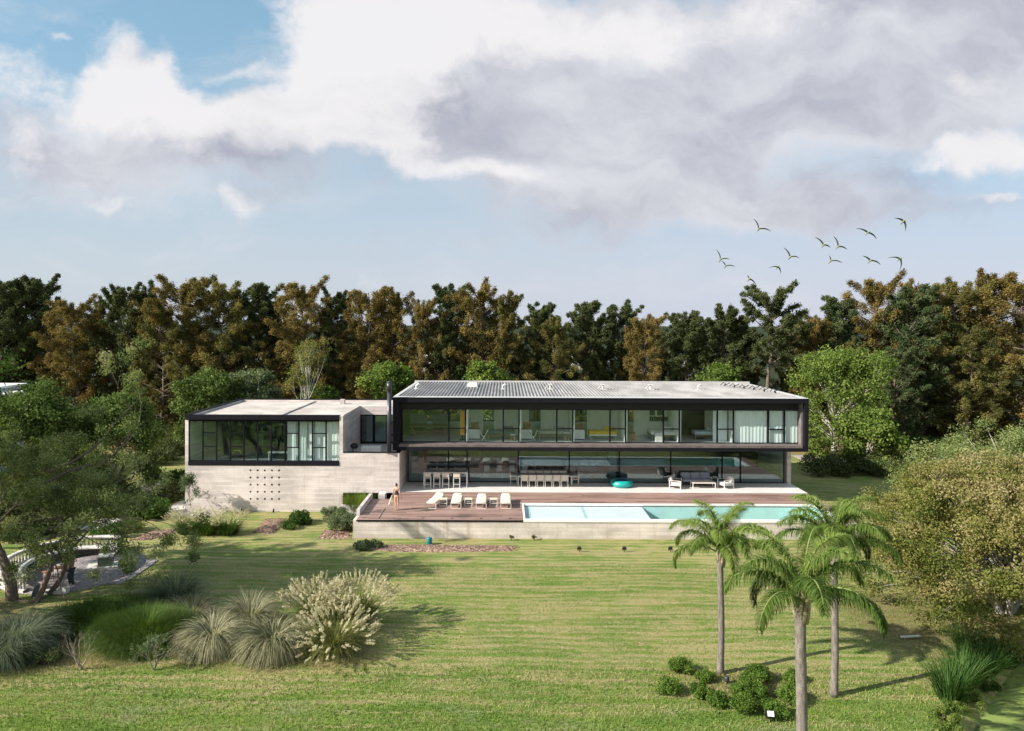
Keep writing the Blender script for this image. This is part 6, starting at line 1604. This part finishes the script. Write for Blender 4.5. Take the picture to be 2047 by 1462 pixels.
p = gnd(1453, 1366); r = empty('spotlight', (p.x, p.y, p.z), 'small dark cylinder spotlight near the foot of the first palm', 'spotlight')
b = MB(); b.tube([(0,0,0),(0,0,.08)], .02, 6); b.build('spike', FRAME, r); b = MB(); b.lathe([(.07,.06),(.08,.08),(.08,.24),(.06,.25),(.05,.22),(0,.22)], n=14); b.build('housing', mat('blue_black', (.03,.035,.05), .4), r)
for px, q in ((482,'left'),(547,'middle'),(647,'right')):
    y = YW-.18; r = empty('spotlight', ((px-1010)*y/F, y, -.24), 'tiny dark spotlight at the foot of the concrete wing wall, %s of three' % q, 'spotlight', 'tiny spotlights at the wing wall')
    b = MB(); b.box(-.06,.06,-.06,.06,0,.05); b.build('base', FRAME, r); b = MB(); b.tube([(0,0,.05),(0,.05,.22)], .05, 8); b.build('housing', FRAME, r)
p = gnd(1820, 1276); tbox('plank', 'short white plank lying on the grass left of the autumn tree', 'plank', [('board', mat('white_board', (.55,.54,.48), .8, .1, 5), [(-.42,.42,-.055,.055,.0,.04)]),('batten', MATS['white_board'], [(-.30,-.24,-.05,.05,-.02,0),(.24,.30,-.05,.05,-.02,0)])], (p.x,p.y,p.z+.05), None, .12)
# ================================================================== around and beyond
tbox('garden_wall', 'low grey wall with a pale cap left of the wing', 'wall', [('wall', CONC, [(-.95,.95,-.12,.12,-.3,.95)]),('cap', STONEW, [(-1.0,1.0,-.16,.16,.95,1.02)]),('pier', CONC, [(.82,1.05,-.18,.18,-.3,.93)])], (at(305,985,51.5).x, 51.5, -.1))
b = MB()
for q in ([(338,1024),(370,1018),(372,1005),(366,1000),(330,1018)],):
    P_ = [gp(px, py, -.22) for px, py in q]; b.prism([(p.x, p.y) for p in P_], -.3, -.205)
b.box(-23.5, -19.2, 46.9, YW-.01, -.3, -.215)
tag(b.build('paved_path', PAVE), kind='structure')
b = MB()
for px, py, w in ((195,1046,2.0),(225,1040,1.6),(180,1055,1.5)):
    p = gp(px, py, 0); b.box(p.x-w/2, p.x+w/2, p.y-.5, p.y+.3, 0.0, .03+.02*(w>1.8))
tag(b.build('stepping_stones', STONEW), kind='structure')
# straw coloured mower track strip and far path
b = MB(); b.box(28, 37, 65.5, 68.5, 0, .012); tag(b.build('gravel_path', mat('far_gravel', (.33,.29,.27), .95, .2, 2)), kind='structure')
r = empty('canal_wall', (44, 63, 0), 'low dark wall with a pale cap running along the far path at the right', 'wall')
b = MB(); b.box(-8,8,-.15,.15,-.1,.75); b.build('wall', mat('dark_masonry', (.08,.08,.085), .9, .3, 2), r); b = MB(); b.box(-8,8,-.2,.2,.75,.84); b.build('cap', STONEW, r)
# boundary fence
f = empty('boundary_fence', (0, 79, 0), 'long dark brown board fence at the foot of the tree belt', 'fence')
FB = mat('brown_board', (.06,.042,.032), .9, .35, 2.5, stretch=(5,1,.4))
b = MB()
for i in range(240): b.box(-66+i*.55, -66+i*.55+.52, -.015, .015, .05, 1.7+.02*((i*7)%3))
b.build('boards', FB, f)
for i in range(23):
    b = MB(); b.box(-66+i*6-.06,-66+i*6+.06,.02,.14,-.1,1.85); b.build('post', FB, f)
# neighbour building
nb = empty('neighbour_building', (-46, 52, 0), 'white flat roofed neighbour building cut by the left edge', 'building')
NW = mat('white_render', (.50,.52,.56), .8, .08, 1.2); zt = 6.35
b = MB(); b.box(-56,-42.9,40,62.6,-.3,zt); b.build('wall', NW, nb, world=True)
b = MB(); b.box(-56.2,-42.7,39.8,62.8,zt,zt+.28); b.build('roof', WHITE, nb, world=True)
b = MB(); b.box(-56,-44.6,56,65,zt+.28,zt+.55); b.build('upper_wall', NW, nb, world=True); b = MB(); b.box(-56.2,-44.4,55.8,65.2,zt+.55,zt+.75); b.build('upper_roof', WHITE, nb, world=True)
for i, (x0, x1, z0, z1) in enumerate(((58.6,60.2,3.6,5.0),(54,56.2,3.6,5.0),(58.6,60.2,.6,2.2))):
    b = MB(); b.box(-42.9,-42.85,x0,x1,z0,z1); w_ = b.build('window', FRAME, nb, world=True); b = MB(); b.box(-42.85,-42.84,x0+.07,x1-.07,z0+.07,z1-.07); b.build('pane', GLASSD, w_, world=True)
FARW = mat('far_wall', (.42,.42,.43), .8)
# far houses seen through the gaps
for i, (px, y, w, h) in enumerate(((200,170,8,4.4),(330,190,10,5),(560,210,12,6),(870,185,9,5.4),(1180,200,10,5.5),(1390,170,8,4.8),(1690,170,9,5.4))):
    x = (px-1010)*y/F; r = empty('far_house', (x, y, 0), 'pale house far behind the tree belt, %s from the left' % ('first','second','third','fourth','fifth','sixth','seventh','eighth','ninth','tenth')[i], 'house', 'far houses behind the trees')
    b = MB(); b.box(-w/2,w/2,-4,4,0,h*.72); b.build('wall', FARW, r)
    b = MB(); b.add([(-w/2-.3,-4.4,h*.72),(w/2+.3,-4.4,h*.72),(w/2+.3,4.4,h*.72),(-w/2-.3,4.4,h*.72),(-w/2+1,0,h),(w/2-1,0,h)], [(0,1,5,4),(2,3,4,5),(1,2,5),(3,0,4),(3,2,1,0)]); b.build('roof', METALW if i % 2 else mat('tile_roof', (.28,.14,.09), .9), r)
    for k in range(3): b = MB(); xx = -w*.3+k*w*.3; b.box(xx-.6,xx+.6,-4.03,-4,h*.25,h*.5); b.build('window', FRAME, r)
# ================================================================== birds
BIRDS = [(1517,458,(-40,-95),(115,18),'highest of the left birds, wings in a wide V'),(1440.5,519,(-33,-90),(88,-2),'leftmost bird, one wing straight up'),
 (1451,532,(-34,-48),(88,5),'bird just below the leftmost one'),(1498,558,(-14,-36),(62,46),'lowest bird, small and dark, just above the forked pine'),
 (1555.5,533.5,(-80,10),(30,60),'bird with both wings curved down, above the forked pine right side'),(1580,514,(-52,-86),(86,6),'bird in a V between the down curved bird and the central pair'),
 (1647,490,(-74,-74),(66,22),'left bird of the central pair'),(1660.7,522,(-6,-50),(112,16),'bird right below the central pair'),
 (1676,493,(-36,-96),(86,26),'right bird of the central pair, long wing raised'),(1735.5,465,(-100,-38),(84,56),'bird gliding with wings on one slanting line, upper right'),
 (1740.5,521,(-66,-44),(98,36),'slanting bird below the upper right glider'),(1800,517,(-104,-6),(4,102),'bird at the right with one wing level and one hanging straight down'),
 (1807,442,(-80,-28),(22,86),'largest and highest bird at the right, yellow green with bent wings')]
BBODY = mat('bird_body', (.26,.28,.11), .7, .25, 30); BWING = mat('bird_wing', (.03,.04,.03), .7, .3, 20)
for i, (px, py, w1, w2, lab) in enumerate(BIRDS):
    y = 21.5+((i*7) % 5)*.6; c = at(px, py, y); s = y/F/4.45
    r = empty('bird', c, 'flying bird, '+lab, 'bird', 'flock of birds over the trees')
    V = [(0,-.075,.012),(0,-.05,.008),(0,0,0),(0,.06,-.006),(0,.10,-.012),(0,.19,-.022)]; k = 1.15 if i == 12 else 1
    V = [(a*k, b_*k, -q_*1.6-.6*b_*k) for a, b_, q_ in V]
    skinned('body', V, [(0,1),(1,2),(2,3),(3,4),(4,5)], [.013*k,.020*k,.030*k,.024*k,.012*k,(.012*k,.004*k)], BBODY, r, 1, 2)
    for sg, w in ((-1,w1),(1,w2)):
        tip = Vector((w[0]*s, .05*sg*0+.02, -w[1]*s)); d = tip.normalized(); up_ = Vector((0,1,0))
        nrm = d.cross(up_).normalized(); bend = nrm*(tip.length*.10)
        if bend.z < 0: bend = -bend
        b = MB(); m = 7; vs = []
        for q in range(m+1):
            t = q/m; cpt = tip*t+bend*math.sin(math.pi*t)*1.0; ch = .085*k*(1-t**2.2)+.004; sweep = .05*t*t
            for dy, th in ((-ch*.42, .0),(0,.006*(1-t)),(ch*.58,0)): vs.append(cpt+up_*(dy+sweep)+nrm*th+Vector((0,0,-.25*dy)))
        fs = [(q*3+a, q*3+a+1, q*3+a+4, q*3+a+3) for q in range(m) for a in range(2)]
        b.add(vs, fs, 0, True); o = b.build('wing', BWING, r); so_ = o.modifiers.new('thick', 'SOLIDIFY'); so_.thickness = .006
# three birds perched in the treetops
for px, py, y, lab in ((1590,563,76.5,'dark bird perched on the very top of the forked pine'),(1806,541,79.5,'dark bird perched on the sky pierced rust tree')):
    c = at(px, py, y); r = empty('perched_bird', c, lab, 'bird')
    skinned('body', [(0,0,.02),(.05,0,.16),(.10,0,.30),(-.10,0,-.12)], [(0,1),(1,2),(0,3)], [.10,.11,.07,.03], BWING, r, 1)
